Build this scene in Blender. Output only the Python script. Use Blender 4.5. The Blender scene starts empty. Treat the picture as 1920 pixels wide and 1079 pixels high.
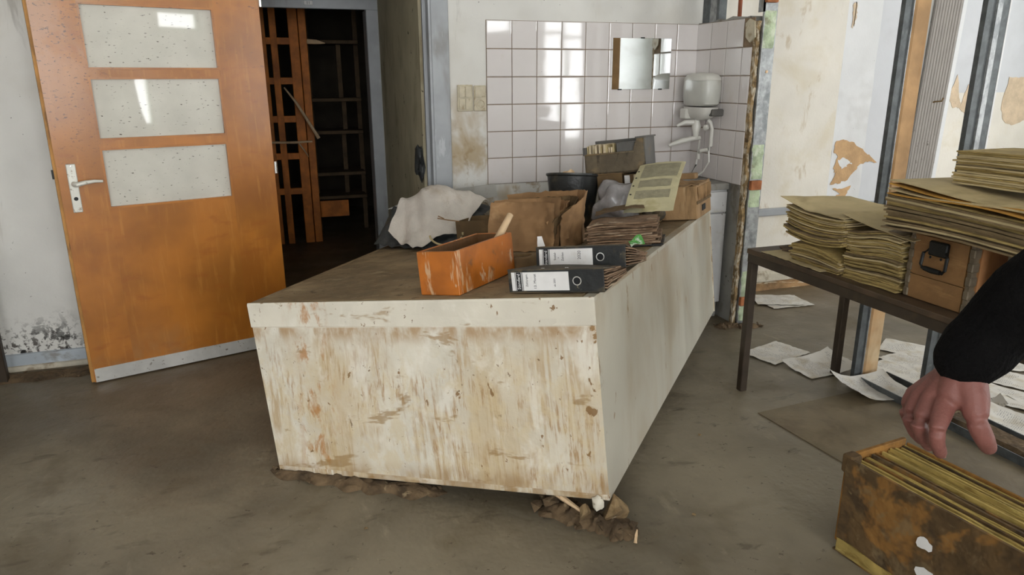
import bpy, bmesh, math, random
from mathutils import Vector, Matrix, noise, Euler
random.seed(7)
sc = bpy.context.scene
COL = sc.collection
V = Vector

# ------------------------------------------------------------------ camera, sky, windows' daylight, exposure
HEAD = math.atan2(0.3164, 0.9486)
cam_d = bpy.data.cameras.new('camera')
cam = bpy.data.objects.new('camera', cam_d); COL.objects.link(cam)
cam_d.sensor_width = 36.0
cam_d.lens = 1340.0 / 1920.0 * 36.0
cam_d.clip_start = 0.02
cam.matrix_world = (Matrix.Translation((-1.184, -3.986, 1.406)) @ Matrix.Rotation(-HEAD, 4, 'Z')
                    @ Matrix.Rotation(math.pi / 2 - 0.28348, 4, 'X') @ Matrix.Rotation(-0.00474, 4, 'Z'))
sc.camera = cam

world = bpy.data.worlds.new('world'); sc.world = world
world.use_nodes = True
bg = world.node_tree.nodes['Background']
bg.inputs['Color'].default_value = (0.97, 0.985, 1.0, 1)
bg.inputs['Strength'].default_value = 9.0

CEIL = 2.95
REAR, LEFT, RIGHT = -6.6, -3.45, 4.7
# window openings: (wall, from, to, sill, head)
WINDOWS = [('rear', -3.1, -1.35, 0.8, 2.6), ('rear', -0.95, 0.75, 0.8, 2.6), ('rear', 1.1, 1.55, 0.8, 1.6), ('rear', 1.7, 2.35, 2.05, 2.35), ('rear', 2.82, 3.6, 0.5, 2.6),
           ('right', -1.95, -0.95, 1.0, 2.4), ('right', -6.0, -4.4, 0.8, 2.6)]
for w, a0, a1, s0, s1 in WINDOWS:
    ld = bpy.data.lights.new('window_daylight', 'AREA'); ld.shape = 'RECTANGLE'
    ld.size = a1 - a0; ld.size_y = s1 - s0
    ld.cycles.is_portal = True
    lo = bpy.data.objects.new('window_daylight', ld); COL.objects.link(lo)
    if w == 'rear':
        lo.location = ((a0 + a1) / 2, REAR - 0.02, (s0 + s1) / 2); lo.rotation_euler = (math.pi / 2, 0, 0)
    else:
        lo.location = (RIGHT + 0.02, (a0 + a1) / 2, (s0 + s1) / 2); lo.rotation_euler = (math.pi / 2, 0, math.pi / 2)

vs = sc.view_settings
vs.view_transform = 'Standard'; vs.look = 'None'; vs.gamma = 1.0; vs.use_curve_mapping = False
vs.exposure = 0.50
sc.cycles.max_bounces = 6
sc.cycles.diffuse_bounces = 4
sc.cycles.glossy_bounces = 3
sc.cycles.transparent_max_bounces = 8
sc.cycles.use_adaptive_sampling = True
sc.cycles.adaptive_threshold = 0.03

# ------------------------------------------------------------------ materials
MATS = {}
def srgb(c):
    return tuple((x / 12.92 if x <= 0.04045 else ((x + 0.055) / 1.055) ** 2.4) for x in [v / 255.0 for v in c])

def mat(name, col, rough=0.75, var=0.12, scale=6.0, stains_and_sheen=(), bump=0.15, bscale=60.0, metal=0.0, spec=0.4,
        stretch=(1, 1, 1), alpha=None, coat=0.0, rvar=0.0):
    """procedural material: base colour with noise, then layers of stain or painted sheen.
    a layer = (colour, noise scale, low, high, stretch, strength[, (zlow, zhigh)[, axis]])"""
    if name in MATS: return MATS[name]
    m = bpy.data.materials.new(name); m.use_nodes = True
    nt = m.node_tree; N = nt.nodes; K = nt.links
    for n in list(N): N.remove(n)
    out = N.new('ShaderNodeOutputMaterial'); p = N.new('ShaderNodeBsdfPrincipled')
    K.new(p.outputs[0], out.inputs[0])
    tc = N.new('ShaderNodeTexCoord'); oi = N.new('ShaderNodeObjectInfo')
    off = N.new('ShaderNodeVectorMath'); off.operation = 'MULTIPLY_ADD'
    cmb = N.new('ShaderNodeCombineXYZ')
    for i in range(3): K.new(oi.outputs['Random'], cmb.inputs[i])
    K.new(cmb.outputs[0], off.inputs[0]); off.inputs[1].default_value = (17.3, 9.1, 5.7)
    K.new(tc.outputs['Object'], off.inputs[2])
    def nz(sc_, st, detail=3.0, rgh=0.6, dist=0.0):
        mp = N.new('ShaderNodeMapping'); mp.inputs['Scale'].default_value = st
        K.new(off.outputs[0], mp.inputs['Vector'])
        n = N.new('ShaderNodeTexNoise'); n.inputs['Scale'].default_value = sc_
        n.inputs['Detail'].default_value = detail; n.inputs['Roughness'].default_value = rgh
        n.inputs['Distortion'].default_value = dist
        K.new(mp.outputs[0], n.inputs['Vector'])
        return n.outputs['Fac']
    def ramp(fac, lo, hi):
        r = N.new('ShaderNodeMapRange'); r.inputs['From Min'].default_value = lo; r.inputs['From Max'].default_value = hi
        r.interpolation_type = 'SMOOTHSTEP'
        K.new(fac, r.inputs['Value']); return r.outputs[0]
    def mix(fac, a, b):
        x = N.new('ShaderNodeMix'); x.data_type = 'RGBA'
        if hasattr(fac, 'is_linked') or not isinstance(fac, float): K.new(fac, x.inputs[0])
        else: x.inputs[0].default_value = fac
        for s, q in ((a, x.inputs[6]), (b, x.inputs[7])):
            if isinstance(s, tuple): q.default_value = s + (1,)
            else: K.new(s, q)
        return x.outputs[2]
    c = srgb(col)
    d = tuple(max(0, x * (1 - var * 2)) for x in c); b_ = tuple(min(1, x * (1 + var)) for x in c)
    base_n = nz(scale, stretch)
    cur = mix(ramp(base_n, 0.3, 0.7), d, b_)
    for s in stains_and_sheen:
        sc_c, ssc, lo, hi, st, strength = s[:6]
        f = ramp(nz(ssc, st, 4.0, 0.65, 0.3), lo, hi)
        mu = N.new('ShaderNodeMath'); mu.operation = 'MULTIPLY'; K.new(f, mu.inputs[0]); mu.inputs[1].default_value = strength
        f = mu.outputs[0]
        for k in range(6, len(s), 2):
            zlo, zhi = s[k]; ax = s[k + 1] if len(s) > k + 1 else 2
            if ax == 'n':                                     # patchiness: (noise scale, threshold)
                r = ramp(nz(zlo, (1.3, 1.3, 1), 4.0), zhi - .06, zhi + .08)
            else:
                sx = N.new('ShaderNodeSeparateXYZ'); K.new(tc.outputs['Object'], sx.inputs[0])
                r = ramp(sx.outputs[ax], min(zlo, zhi), max(zlo, zhi))
            if ax != 'n' and zlo > zhi:
                iv = N.new('ShaderNodeMath'); iv.operation = 'SUBTRACT'; iv.inputs[0].default_value = 1; K.new(r, iv.inputs[1]); r = iv.outputs[0]
            m2 = N.new('ShaderNodeMath'); m2.operation = 'MULTIPLY'; K.new(f, m2.inputs[0]); K.new(r, m2.inputs[1]); f = m2.outputs[0]
        cur = mix(f, cur, srgb(sc_c))
    K.new(cur, p.inputs['Base Color'])
    p.inputs['Roughness'].default_value = rough
    if rvar:
        r = N.new('ShaderNodeMapRange'); r.inputs['To Min'].default_value = max(0.02, rough - rvar); r.inputs['To Max'].default_value = min(1, rough + rvar)
        r.inputs['From Min'].default_value = 0.3; r.inputs['From Max'].default_value = 0.7
        K.new(nz(scale * 1.7, stretch), r.inputs['Value']); K.new(r.outputs[0], p.inputs['Roughness'])
    p.inputs['Metallic'].default_value = metal
    p.inputs['Specular IOR Level'].default_value = spec
    if coat: p.inputs['Coat Weight'].default_value = coat; p.inputs['Coat Roughness'].default_value = 0.15
    if bump:
        bn = N.new('ShaderNodeBump'); bn.inputs['Strength'].default_value = bump; bn.inputs['Distance'].default_value = 0.01
        K.new(nz(bscale, stretch, 2.0), bn.inputs['Height']); K.new(bn.outputs[0], p.inputs['Normal'])
    if alpha is not None:
        p.inputs['Alpha'].default_value = alpha
    MATS[name] = m
    return m

MUD = (112, 90, 62); TAN = (158, 130, 90); DMUD = (78, 64, 46)
mat('floor', (117, 108, 91), 0.5, 0.14, 1.6, [((138, 128, 108), 1.1, 0.45, 0.7, (1, 1, 1), 0.6), ((92, 80, 58), 2.3, 0.5, 0.7, (1, 1, 1), 0.65),
     ((158, 148, 126), 9, 0.6, 0.75, (1, .35, 1), 0.45), ((70, 60, 46), 7, 0.6, 0.7, (.6, 1.4, 1), 0.5), ((66, 54, 40), 34, 0.64, 0.71, (1, 1, 1), 0.7), ((150, 138, 112), 60, 0.66, 0.72, (1, 1, 1), 0.5), ((100, 82, 56), 1.2, 0.3, 0.6, (1, 1, 1), 0.8, (-0.9, -0.1), 1)],
    0.35, 26, rvar=0.18)
mat('floor_patch', (116, 103, 80), 0.62, 0.12, 3, [((88, 74, 54), 4, 0.5, 0.7, (1, 1, 1), 0.6), ((134, 120, 96), 12, 0.6, 0.72, (1, 1, 1), 0.4)], 0.3, 40)
mat('wall_paint', (214, 212, 206), 0.8, 0.04, 2, [((192, 186, 174), 1.4, 0.5, 0.75, (1, 1, 1), 0.5), ((168, 146, 108), 4, 0.47, 0.66, (1, 1, .6), 0.8, (1.6, 1.0), 2, (-0.9, -0.25), 0),
     ((150, 124, 82), 9, 0.54, 0.68, (1, 1, 1), 0.7, (1.45, 0.8), 2, (-0.9, -0.2), 0),
     ((120, 112, 102), 3, 0.62, 0.72, (3, 3, .5), 0.4), ((70, 62, 54), 30, 0.695, 0.72, (1, 1, 1), 0.8), ((58, 50, 44), 34, 0.5, 0.6, (1, 1, 1), 0.9, (0.30, 0.12), 2, (-2.14, -2.26), 0), ((24, 22, 20), 13, 0.56, 0.62, (1, 1, 1), 0.95, (0.34, 0.10), 2, (-2.14, -2.26), 0)], 0.12, 50)
mat('wall_cream', (228, 222, 211), 0.85, 0.04, 2.2, [((212, 200, 174), 2.4, 0.5, 0.72, (1, 1, 1), 0.6), ((182, 160, 124), 8, 0.6, 0.72, (1, 1, .5), 0.55), ((160, 134, 98), 3, 0.4, 0.6, (1, 1, 1), 0.7, (0.28, 0.0))], 0.15, 60)
mat('wall_white', (222, 222, 222), 0.85, 0.03, 3, [((198, 196, 194), 1.2, 0.5, 0.6, (1, 1, 1), 0.5), ((120, 112, 100), 30, 0.7, 0.74, (1, 1, 1), 0.8)], 0.08, 60)
mat('wall_grey', (206, 207, 210), 0.85, 0.02, 3, [((190, 190, 192), 2, 0.5, 0.7, (1, 1, 1), 0.4)], 0.05, 60)
mat('drywall_pale', (212, 190, 162), 0.9, 0.08, 12, (), 0.3, 80)
mat('drywall_paper', (196, 160, 118), 0.9, 0.08, 12, (), 0.3, 80)
mat('lower_plaster', (150, 148, 142), 0.8, 0.08, 4, [((96, 84, 66), 6, 0.5, 0.66, (1, 1, .5), 0.7), ((60, 54, 46), 30, 0.64, 0.7, (1, 1, 1), 0.8)], 0.2, 40)
mat('storeroom', (70, 62, 52), 0.95, 0.15, 3, (), 0.2, 30)  # wall colour kept dark to carry the shade of the unlit room
mat('passage', (188, 178, 150), 0.85, 0.08, 2.5, [((140, 126, 98), 3, 0.5, 0.7, (1, 1, .5), 0.7), ((60, 50, 42), 14, 0.66, 0.7, (1, 1, 1), 0.9)], 0.15, 40)
mat('ceiling', (205, 203, 196), 0.9, 0.03, 2)
mat('tile', (214, 208, 205), 0.05, 0.02, 3, [((196, 184, 166), 6, 0.58, 0.75, (1, 1, 1), 0.3), ((90, 76, 58), 60, 0.71, 0.74, (1, 1, 1), 0.7)], 0.02, 8, spec=0.6)
mat('grout', (132, 112, 90), 0.9, 0.15, 20)
mat('steel_frame', (156, 159, 162), 0.42, 0.06, 5, [((192, 195, 198), 18, 0.62, 0.7, (1, 1, .2), 0.6), ((110, 104, 92), 4, 0.55, 0.7, (1, 1, .4), 0.5)], 0.05, 30, spec=0.5)
mat('galvanized', (158, 160, 160), 0.42, 0.14, 30, [((104, 108, 110), 16, 0.5, 0.66, (1, 1, .6), 0.7), ((120, 98, 68), 5, 0.6, 0.75, (1, 1, .4), 0.6)], 0.06, 30, metal=0.35)
mat('dark_stud', (92, 96, 97), 0.5, 0.14, 24, [((120, 122, 120), 30, 0.6, 0.7, (1, 1, .4), 0.5)], 0.08, 30, metal=0.25)
mat('foam', (184, 198, 166), 0.9, 0.18, 14, [((216, 220, 202), 20, 0.5, 0.64, (1, 1, 1), 0.7), ((110, 100, 70), 8, 0.56, 0.7, (1, 1, 1), 0.6)], 0.6, 30)
mat('brick_block', (166, 104, 66), 0.85, 0.14, 20, (), 0.3, 60)
mat('broken_edge', (146, 122, 86), 0.95, 0.25, 24, [((206, 196, 176), 30, 0.5, 0.62, (1, 1, .5), 0.8), ((72, 56, 38), 22, 0.54, 0.64, (1, 1, .7), 0.8)], 0.9, 40)
mat('door_wood', (168, 104, 32), 0.34, 0.12, 3, [((136, 78, 20), 2.2, 0.46, 0.68, (1, 1, 1), 0.6), ((188, 126, 54), 7, 0.52, 0.72, (5, 5, .5), 0.5), ((150, 84, 22), 5, 0.55, 0.7, (1, 1, 2.4), 0.5),
     ((168, 122, 84), 3.2, 0.4, 0.58, (1, 1, 1), 0.7, (0.95, 1.6), 2, (0.35, 0.9), 0), ((54, 34, 18), 85, 0.6, 0.64, (.7, .7, 1.6), 0.9, (0.85, 1.4), 2, (0.62, 0.82), 0), ((96, 58, 26), 30, 0.62, 0.68, (.6, .6, 2), 0.7, (1.1, 1.7), 2),  # first layer paints the pale upper sheen into the wood colour; specks follow
     ((150, 112, 72), 4, 0.46, 0.7, (1, 1, 1), 0.6, (0.3, 0.05), 2)], 0.08, 8, spec=0.5, coat=0.2)
mat('door_edge', (178, 128, 64), 0.6, 0.15, 8, [((96, 66, 34), 20, 0.58, 0.68, (1, 1, .2), 0.7)])
mat('pale_metal', (206, 204, 194), 0.38, 0.06, 10, [((112, 90, 60), 40, 0.6, 0.68, (1, 1, 1), 0.7)], 0.05, 30, metal=0.2)
mat('aluminium', (204, 203, 198), 0.3, 0.08, 6, [((96, 82, 62), 60, 0.62, 0.68, (1, 1, 1), 0.8), ((150, 140, 120), 5, 0.5, 0.7, (.4, 1, 1), 0.6)], 0.05, 30, metal=0.35)
mat('counter_white', (213, 206, 190), 0.5, 0.05, 4, [((190, 166, 124), 1.9, 0.4, 0.66, (1.6, 1.6, .7), 0.6, (-0.08, -0.22)), ((170, 138, 90), 6, 0.44, 0.62, (8, 8, .5), 0.65, (-0.07, -0.16), 2, (3.5, .5), 'n'), ((158, 118, 66), 10, 0.5, 0.62, (8, 8, .9), 0.7, (-0.06, -0.2), 2, (5, .52), 'n'),
     ((204, 186, 150), 14, 0.46, 0.6, (1.5, 1.5, 1), 0.5, (-0.1, -0.3)), ((228, 222, 210), 5, 0.52, 0.66, (2, 2, 1), 0.5), ((172, 112, 42), 9, 0.5, 0.62, (2.5, 2.5, 1.1), 0.75, (0.36, 0.26), 0, (0.12, 0.22), 0, (6, .48), 'n'),
     ((128, 94, 52), 16, 0.66, 0.69, (1.2, 1.2, .8), 0.9), ((112, 86, 52), 44, 0.65, 0.69, (1, 1, .8), 0.85, (4, .5), 'n'), ((150, 118, 72), 5, 0.6, 0.66, (.8, .8, 2.0), 0.7),
     ((160, 122, 72), 6, 0.36, 0.6, (2, 2, 1), 0.75, (-.084, -.092), 2, (-.16, -.10), 2), ((150, 118, 76), 3, 0.4, 0.6, (2, 2, 1), 0.7, (-.56, -.63), 2)], 0.12, 40)
mat('counter_side', (192, 187, 172), 0.36, 0.04, 2, [((160, 140, 106), 2.2, 0.52, 0.72, (2, 1, .5), 0.5), ((136, 104, 60), 16, 0.66, 0.7, (1, 1, .4), 0.8), ((150, 124, 84), 3, 0.42, 0.62, (1, 1, .4), 0.6, (-0.25, 0.0))], 0.06, 30, spec=0.5)
mat('counter_top', (142, 122, 92), 0.8, 0.18, 5, [((112, 92, 64), 3, 0.46, 0.66, (1, 1, 1), 0.7), ((168, 150, 118), 7, 0.56, 0.7, (1, 2, 1), 0.6), ((76, 60, 42), 18, 0.6, 0.7, (1, 1, 1), 0.7)], 0.6, 26)
mat('mud', (98, 80, 58), 0.92, 0.25, 14, [((70, 56, 40), 10, 0.5, 0.66, (1, 1, 1), 0.8), ((160, 140, 108), 22, 0.6, 0.7, (1, 1, 1), 0.5)], 0.9, 30)
mat('plaster_chunk', (136, 114, 82), 0.9, 0.2, 18, [((112, 88, 58), 12, 0.5, 0.62, (1, 1, 1), 0.8), ((228, 220, 204), 16, 0.6, 0.66, (1, 1, 1), 0.8)], 0.8, 40)
mat('orange_wood', (176, 100, 30), 0.42, 0.15, 6, [((132, 66, 14), 3, 0.5, 0.7, (1, 1, 1), 0.6), ((200, 166, 128), 9, 0.58, 0.66, (2, 2, .5), 0.8), ((204, 182, 152), 26, 0.62, 0.68, (1, 1, .4), 0.7), ((104, 78, 52), 14, 0.6, 0.7, (1, 1, 1), 0.6)], 0.12, 30, spec=0.5)
mat('drawer_inside', (112, 78, 44), 0.75, 0.15, 6, [((70, 54, 34), 6, 0.48, 0.66, (1, 1, 1), 0.6)])
mat('pale_wood', (214, 184, 146), 0.6, 0.1, 10, [((150, 112, 76), 20, 0.58, 0.7, (4, 4, .3), 0.6)])
mat('stud_wood', (190, 150, 104), 0.65, 0.12, 6, [((160, 108, 56), 5, 0.52, 0.7, (3, 3, .3), 0.6), ((88, 58, 30), 9, 0.68, 0.72, (1, 1, .6), 0.8), ((222, 202, 166), 3, 0.45, 0.65, (1, 1, .5), 0.8, (0.5, 0.1))], 0.15, 30)
mat('cloth', (204, 196, 186), 0.95, 0.08, 5, [((150, 128, 100), 4, 0.5, 0.72, (1, 1, 1), 0.55), ((120, 100, 76), 12, 0.62, 0.72, (1, 1, 1), 0.5)], 0.5, 90)
mat('cloth_grey', (128, 118, 100), 0.95, 0.14, 8, [((84, 70, 50), 7, 0.5, 0.68, (1, 1, 1), 0.6)], 0.5, 70)
mat('tarp', (58, 60, 60), 0.5, 0.25, 8, [((104, 96, 80), 6, 0.55, 0.7, (1, 1, 1), 0.6)], 0.5, 20)
mat('black_plastic', (40, 41, 40), 0.38, 0.2, 8, [((104, 94, 74), 6, 0.5, 0.68, (1, 1, 1), 0.75), ((150, 146, 134), 40, 0.68, 0.72, (1, 1, .3), 0.6)], 0.2, 40)
mat('black_card', (40, 42, 42), 0.5, 0.25, 8, [((96, 84, 62), 9, 0.56, 0.7, (1, 1, 1), 0.75), ((140, 128, 104), 30, 0.68, 0.72, (1, 1, 1), 0.6)], 0.2, 40)
mat('black_muddy', (70, 64, 54), 0.75, 0.25, 8, [((104, 90, 66), 6, 0.45, 0.66, (1, 3, 1), 0.8), ((40, 38, 36), 12, 0.55, 0.7, (1, 3, 1), 0.7)], 0.4, 30)
mat('label_white', (226, 224, 222), 0.7, 0.03, 12, [((190, 182, 168), 10, 0.55, 0.75, (1, 1, 1), 0.4)], 0.05)
mat('ink', (28, 28, 30), 0.8, 0.0, 5, (), 0)
mat('chrome', (220, 220, 216), 0.2, 0.02, 5, (), 0, metal=0.95)
mat('wet_paper', (138, 112, 88), 0.9, 0.2, 12, [((92, 70, 50), 14, 0.5, 0.64, (.6, .6, 5), 0.8), ((198, 178, 152), 18, 0.58, 0.66, (.5, .5, 6), 0.7)], 0.5, 60)
mat('kraft', (156, 120, 82), 0.8, 0.14, 4,  [((104, 78, 50), 5, 0.46, 0.68, (1, 1, 1), 0.7), ((84, 64, 42), 3, 0.5, 0.66, (1, 1, 1), 0.6, (0.07, 0.0), 2), ((188, 154, 114), 8, 0.58, 0.72, (1, 1, 1), 0.5)], 0.35, 16)
mat('kraft_dark', (112, 90, 60), 0.85, 0.16, 6, [((74, 58, 38), 5, 0.48, 0.68, (1, 1, 1), 0.7)], 0.4, 20)
mat('carton', (162, 130, 92), 0.85, 0.12, 6, [((110, 86, 58), 5, 0.5, 0.66, (2, 1, .5), 0.7), ((206, 180, 140), 10, 0.6, 0.7, (4, 4, .3), 0.5)], 0.3, 30)
mat('form_paper', (196, 188, 152), 0.85, 0.08, 8, [((150, 136, 90), 8, 0.54, 0.7, (1, 1, 1), 0.5)], 0.2, 40)
mat('form_print', (150, 144, 120), 0.85, 0.08, 30, [((190, 182, 150), 46, 0.62, 0.66, (1, 4, 1), 0.8)], 0.1)
mat('clear_bag', (172, 168, 168), 0.25, 0.15, 10, [((196, 190, 190), 12, 0.55, 0.7, (1, 1, 1), 0.7)], 0.6, 14, alpha=0.75, spec=0.7)
mat('tray_plastic', (104, 92, 72), 0.6, 0.16, 8, [((132, 110, 76), 7, 0.46, 0.62, (1, 1, 1), 0.8), ((60, 50, 38), 14, 0.56, 0.66, (2, 2, .6), 0.8)], 0.3, 40)
mat('grey_plastic', (96, 94, 90), 0.55, 0.1, 8, [((112, 96, 70), 8, 0.55, 0.7, (1, 1, 1), 0.6)], 0.1)
mat('page', (206, 190, 160), 0.9, 0.12, 20, [((126, 100, 70), 18, 0.56, 0.66, (3, 3, .5), 0.6)], 0.2, 60)
mat('old_paper', (170, 148, 94), 0.9, 0.16, 16, [((98, 78, 40), 26, 0.5, 0.66, (.35, .35, 7), 0.75), ((196, 174, 112), 40, 0.58, 0.66, (.3, .3, 9), 0.7), ((84, 68, 42), 6, 0.6, 0.74, (1, 1, 1), 0.5)], 0.35, 80, stretch=(.5, .5, 4))
mat('old_cover', (192, 174, 132), 0.9, 0.1, 5, [((130, 112, 74), 4, 0.5, 0.7, (1, 1, 1), 0.5), ((180, 166, 128), 9, 0.56, 0.7, (1, 1, 1), 0.4)], 0.2, 40)
mat('dark_folder', (126, 108, 78), 0.9, 0.14, 10, [((82, 68, 48), 14, 0.5, 0.68, (.4, .4, 6), 0.7), ((150, 132, 92), 30, 0.6, 0.68, (.3, .3, 8), 0.6)], 0.3, 60)
mat('orange_folder', (190, 142, 62), 0.85, 0.12, 8, [((150, 104, 44), 8, 0.52, 0.7, (1, 1, 1), 0.6)], 0.2, 40)
mat('ledger_page', (172, 148, 82), 0.85, 0.14, 10, [((112, 88, 36), 20, 0.52, 0.66, (6, .4, 1), 0.7), ((208, 188, 116), 26, 0.6, 0.68, (6, .4, 1), 0.7)], 0.3, 60)
mat('ledger_cover', (96, 74, 44), 0.85, 0.2, 7, [((138, 98, 46), 5, 0.53, 0.6, (1, 1, 1), 0.85), ((120, 102, 72), 11, 0.52, 0.64, (1, 1, 1), 0.6), ((60, 46, 30), 6, 0.48, 0.64, (1, 1, 1), 0.8), ((128, 108, 74), 20, 0.62, 0.7, (1, 1, 1), 0.5)], 0.6, 26)
mat('ledger_board', (142, 100, 44), 0.8, 0.16, 9, [((96, 66, 30), 8, 0.5, 0.66, (1, 1, 1), 0.7)], 0.4, 40)
mat('chest_wood', (140, 104, 64), 0.7, 0.12, 5, [((112, 78, 42), 5, 0.48, 0.68, (1, 1, 1), 0.6), ((170, 130, 84), 14, 0.58, 0.7, (1, .3, 2), 0.5)], 0.2, 30)
mat('chest_wood_bright', (164, 116, 74), 0.65, 0.12, 5, [((140, 90, 46), 5, 0.5, 0.68, (1, 1, 1), 0.6)], 0.2, 30)
mat('chest_metal', (118, 106, 88), 0.6, 0.16, 14, [((84, 70, 52), 10, 0.5, 0.66, (1, 1, 1), 0.6)], 0.2, 40, metal=0.4)
mat('black_iron', (34, 35, 34), 0.45, 0.2, 10, [((78, 66, 50), 14, 0.6, 0.7, (1, 1, 1), 0.5)], 0.1, metal=0.5)
mat('table_top', (76, 60, 44), 0.55, 0.2, 6, [((108, 88, 62), 8, 0.56, 0.7, (1, .4, 1), 0.6), ((40, 32, 26), 7, 0.58, 0.7, (1, 1, 1), 0.6)], 0.2, 30)
mat('table_steel', (62, 52, 42), 0.45, 0.12, 8, [((88, 74, 56), 10, 0.56, 0.7, (1, 1, .4), 0.5)], 0.08, 30, metal=0.3)
mat('enamel', (208, 206, 198), 0.28, 0.04, 5, [((160, 142, 112), 7, 0.58, 0.72, (1, 1, 1), 0.5)], 0.03, 20, spec=0.6)
mat('heater_shell', (190, 190, 182), 0.32, 0.05, 6, [((150, 140, 118), 6, 0.52, 0.74, (1, 1, 1), 0.5)], 0.03, 20, spec=0.6)
mat('cabinet_white', (196, 196, 196), 0.5, 0.05, 5, [((96, 86, 70), 34, 0.66, 0.7, (1, 1, .4), 0.8), ((150, 138, 114), 6, 0.55, 0.72, (1, 1, 1), 0.5)], 0.1, 30)
mat('mirror', (225, 228, 228), 0.02, 0.0, 5, (), 0, metal=1.0)
mat('switch', (196, 186, 162), 0.6, 0.08, 14, [((140, 116, 78), 20, 0.52, 0.68, (1, 1, .6), 0.6)], 0.1)
mat('baseboard', (176, 184, 190), 0.6, 0.06, 6, [((110, 96, 74), 8, 0.52, 0.68, (1, 1, 1), 0.6)], 0.1)
mat('baseboard_raw', (196, 188, 170), 0.85, 0.1, 8, [((112, 92, 64), 8, 0.5, 0.66, (1, 1, 1), 0.7)], 0.3)
mat('rotten_board', (150, 118, 82), 0.9, 0.22, 8, [((212, 200, 176), 10, 0.52, 0.6, (.4, 1, 2), 0.8), ((98, 70, 44), 12, 0.54, 0.66, (.4, 1, 2), 0.7)], 0.6, 30)
mat('ribbed', (156, 150, 144), 0.8, 0.05, 8, [((72, 64, 54), 22, 0.63, 0.68, (1, 1, 1), 0.8, (1.25, 0.9))], 0.1)
mat('window_frame', (186, 208, 186), 0.5, 0.04, 5, [((226, 226, 220), 4, 0.5, 0.6, (1, 1, 1), 0.4)])
mat('shelf_wood', (206, 122, 46), 0.6, 0.16, 8, [((150, 84, 30), 5, 0.5, 0.68, (1, 1, .3), 0.6)])
mat('shelf_grey', (92, 74, 52), 0.8, 0.16, 8)
mat('skin', (116, 72, 64), 0.55, 0.07, 18, [((132, 80, 72), 14, 0.5, 0.7, (1, 1, 1), 0.5), ((98, 62, 52), 30, 0.55, 0.7, (1, 1, 1), 0.4)], 0.12, 160)
mat('nail', (146, 100, 92), 0.35, 0.03, 10, (), 0)
mat('sleeve', (11, 10, 10), 0.95, 0.15, 20, (), 0.5, 120, spec=0.1)
mat('trousers', (44, 48, 58), 0.9, 0.12, 12, (), 0.3, 80)
mat('shoe', (30, 26, 24), 0.6, 0.12, 12)
mat('hair', (52, 38, 28), 0.6, 0.2, 40)
mat('green_scrap', (96, 170, 84), 0.7, 0.1, 20, [((220, 226, 214), 30, 0.55, 0.62, (1, 1, 1), 0.8)])
mat('rust_rod', (132, 72, 44), 0.7, 0.15, 14)

def glass_mat():
    m = bpy.data.materials.new('dirty_glass'); m.use_nodes = True
    N = m.node_tree.nodes; K = m.node_tree.links
    for n in list(N): N.remove(n)
    out = N.new('ShaderNodeOutputMaterial')
    tr = N.new('ShaderNodeBsdfTransparent'); tr.inputs[0].default_value = (.9, .92, .9, 1)
    p = N.new('ShaderNodeBsdfPrincipled'); p.inputs['Roughness'].default_value = 0.8; p.inputs['Specular IOR Level'].default_value = 0.0
    tc = N.new('ShaderNodeTexCoord')
    n1 = N.new('ShaderNodeTexNoise'); n1.inputs['Scale'].default_value = 62; n1.inputs['Detail'].default_value = 6
    mp = N.new('ShaderNodeMapping'); mp.inputs['Scale'].default_value = (.7, .7, 2.6); K.new(tc.outputs['Object'], mp.inputs[0]); K.new(mp.outputs[0], n1.inputs['Vector'])
    r1 = N.new('ShaderNodeMapRange'); r1.inputs['From Min'].default_value = .65; r1.inputs['From Max'].default_value = .70; K.new(n1.outputs['Fac'], r1.inputs['Value'])
    n2 = N.new('ShaderNodeTexNoise'); n2.inputs['Scale'].default_value = 4; n2.inputs['Detail'].default_value = 6; K.new(tc.outputs['Object'], n2.inputs['Vector'])
    cm = N.new('ShaderNodeMix'); cm.data_type = 'RGBA'; K.new(r1.outputs[0], cm.inputs[0])
    cm.inputs[6].default_value = srgb((226, 222, 210)) + (1,); cm.inputs[7].default_value = srgb((62, 50, 38)) + (1,)
    K.new(cm.outputs[2], p.inputs['Base Color'])
    r2 = N.new('ShaderNodeMapRange'); r2.inputs['From Min'].default_value = .3; r2.inputs['From Max'].default_value = .7
    r2.inputs['To Min'].default_value = .6; r2.inputs['To Max'].default_value = .82; K.new(n2.outputs['Fac'], r2.inputs['Value'])
    mx = N.new('ShaderNodeMath'); mx.operation = 'MAXIMUM'; K.new(r1.outputs[0], mx.inputs[0]); K.new(r2.outputs[0], mx.inputs[1])
    m1 = N.new('ShaderNodeMixShader'); K.new(mx.outputs[0], m1.inputs[0]); K.new(tr.outputs[0], m1.inputs[1]); K.new(p.outputs[0], m1.inputs[2])
    gl = N.new('ShaderNodeBsdfGlossy'); gl.inputs['Roughness'].default_value = 0.03
    fr = N.new('ShaderNodeFresnel'); fr.inputs[0].default_value = 1.6
    m2 = N.new('ShaderNodeMixShader'); K.new(fr.outputs[0], m2.inputs[0]); K.new(m1.outputs[0], m2.inputs[1]); K.new(gl.outputs[0], m2.inputs[2])
    K.new(m2.outputs[0], out.inputs[0]); MATS['dirty_glass'] = m
glass_mat()

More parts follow.
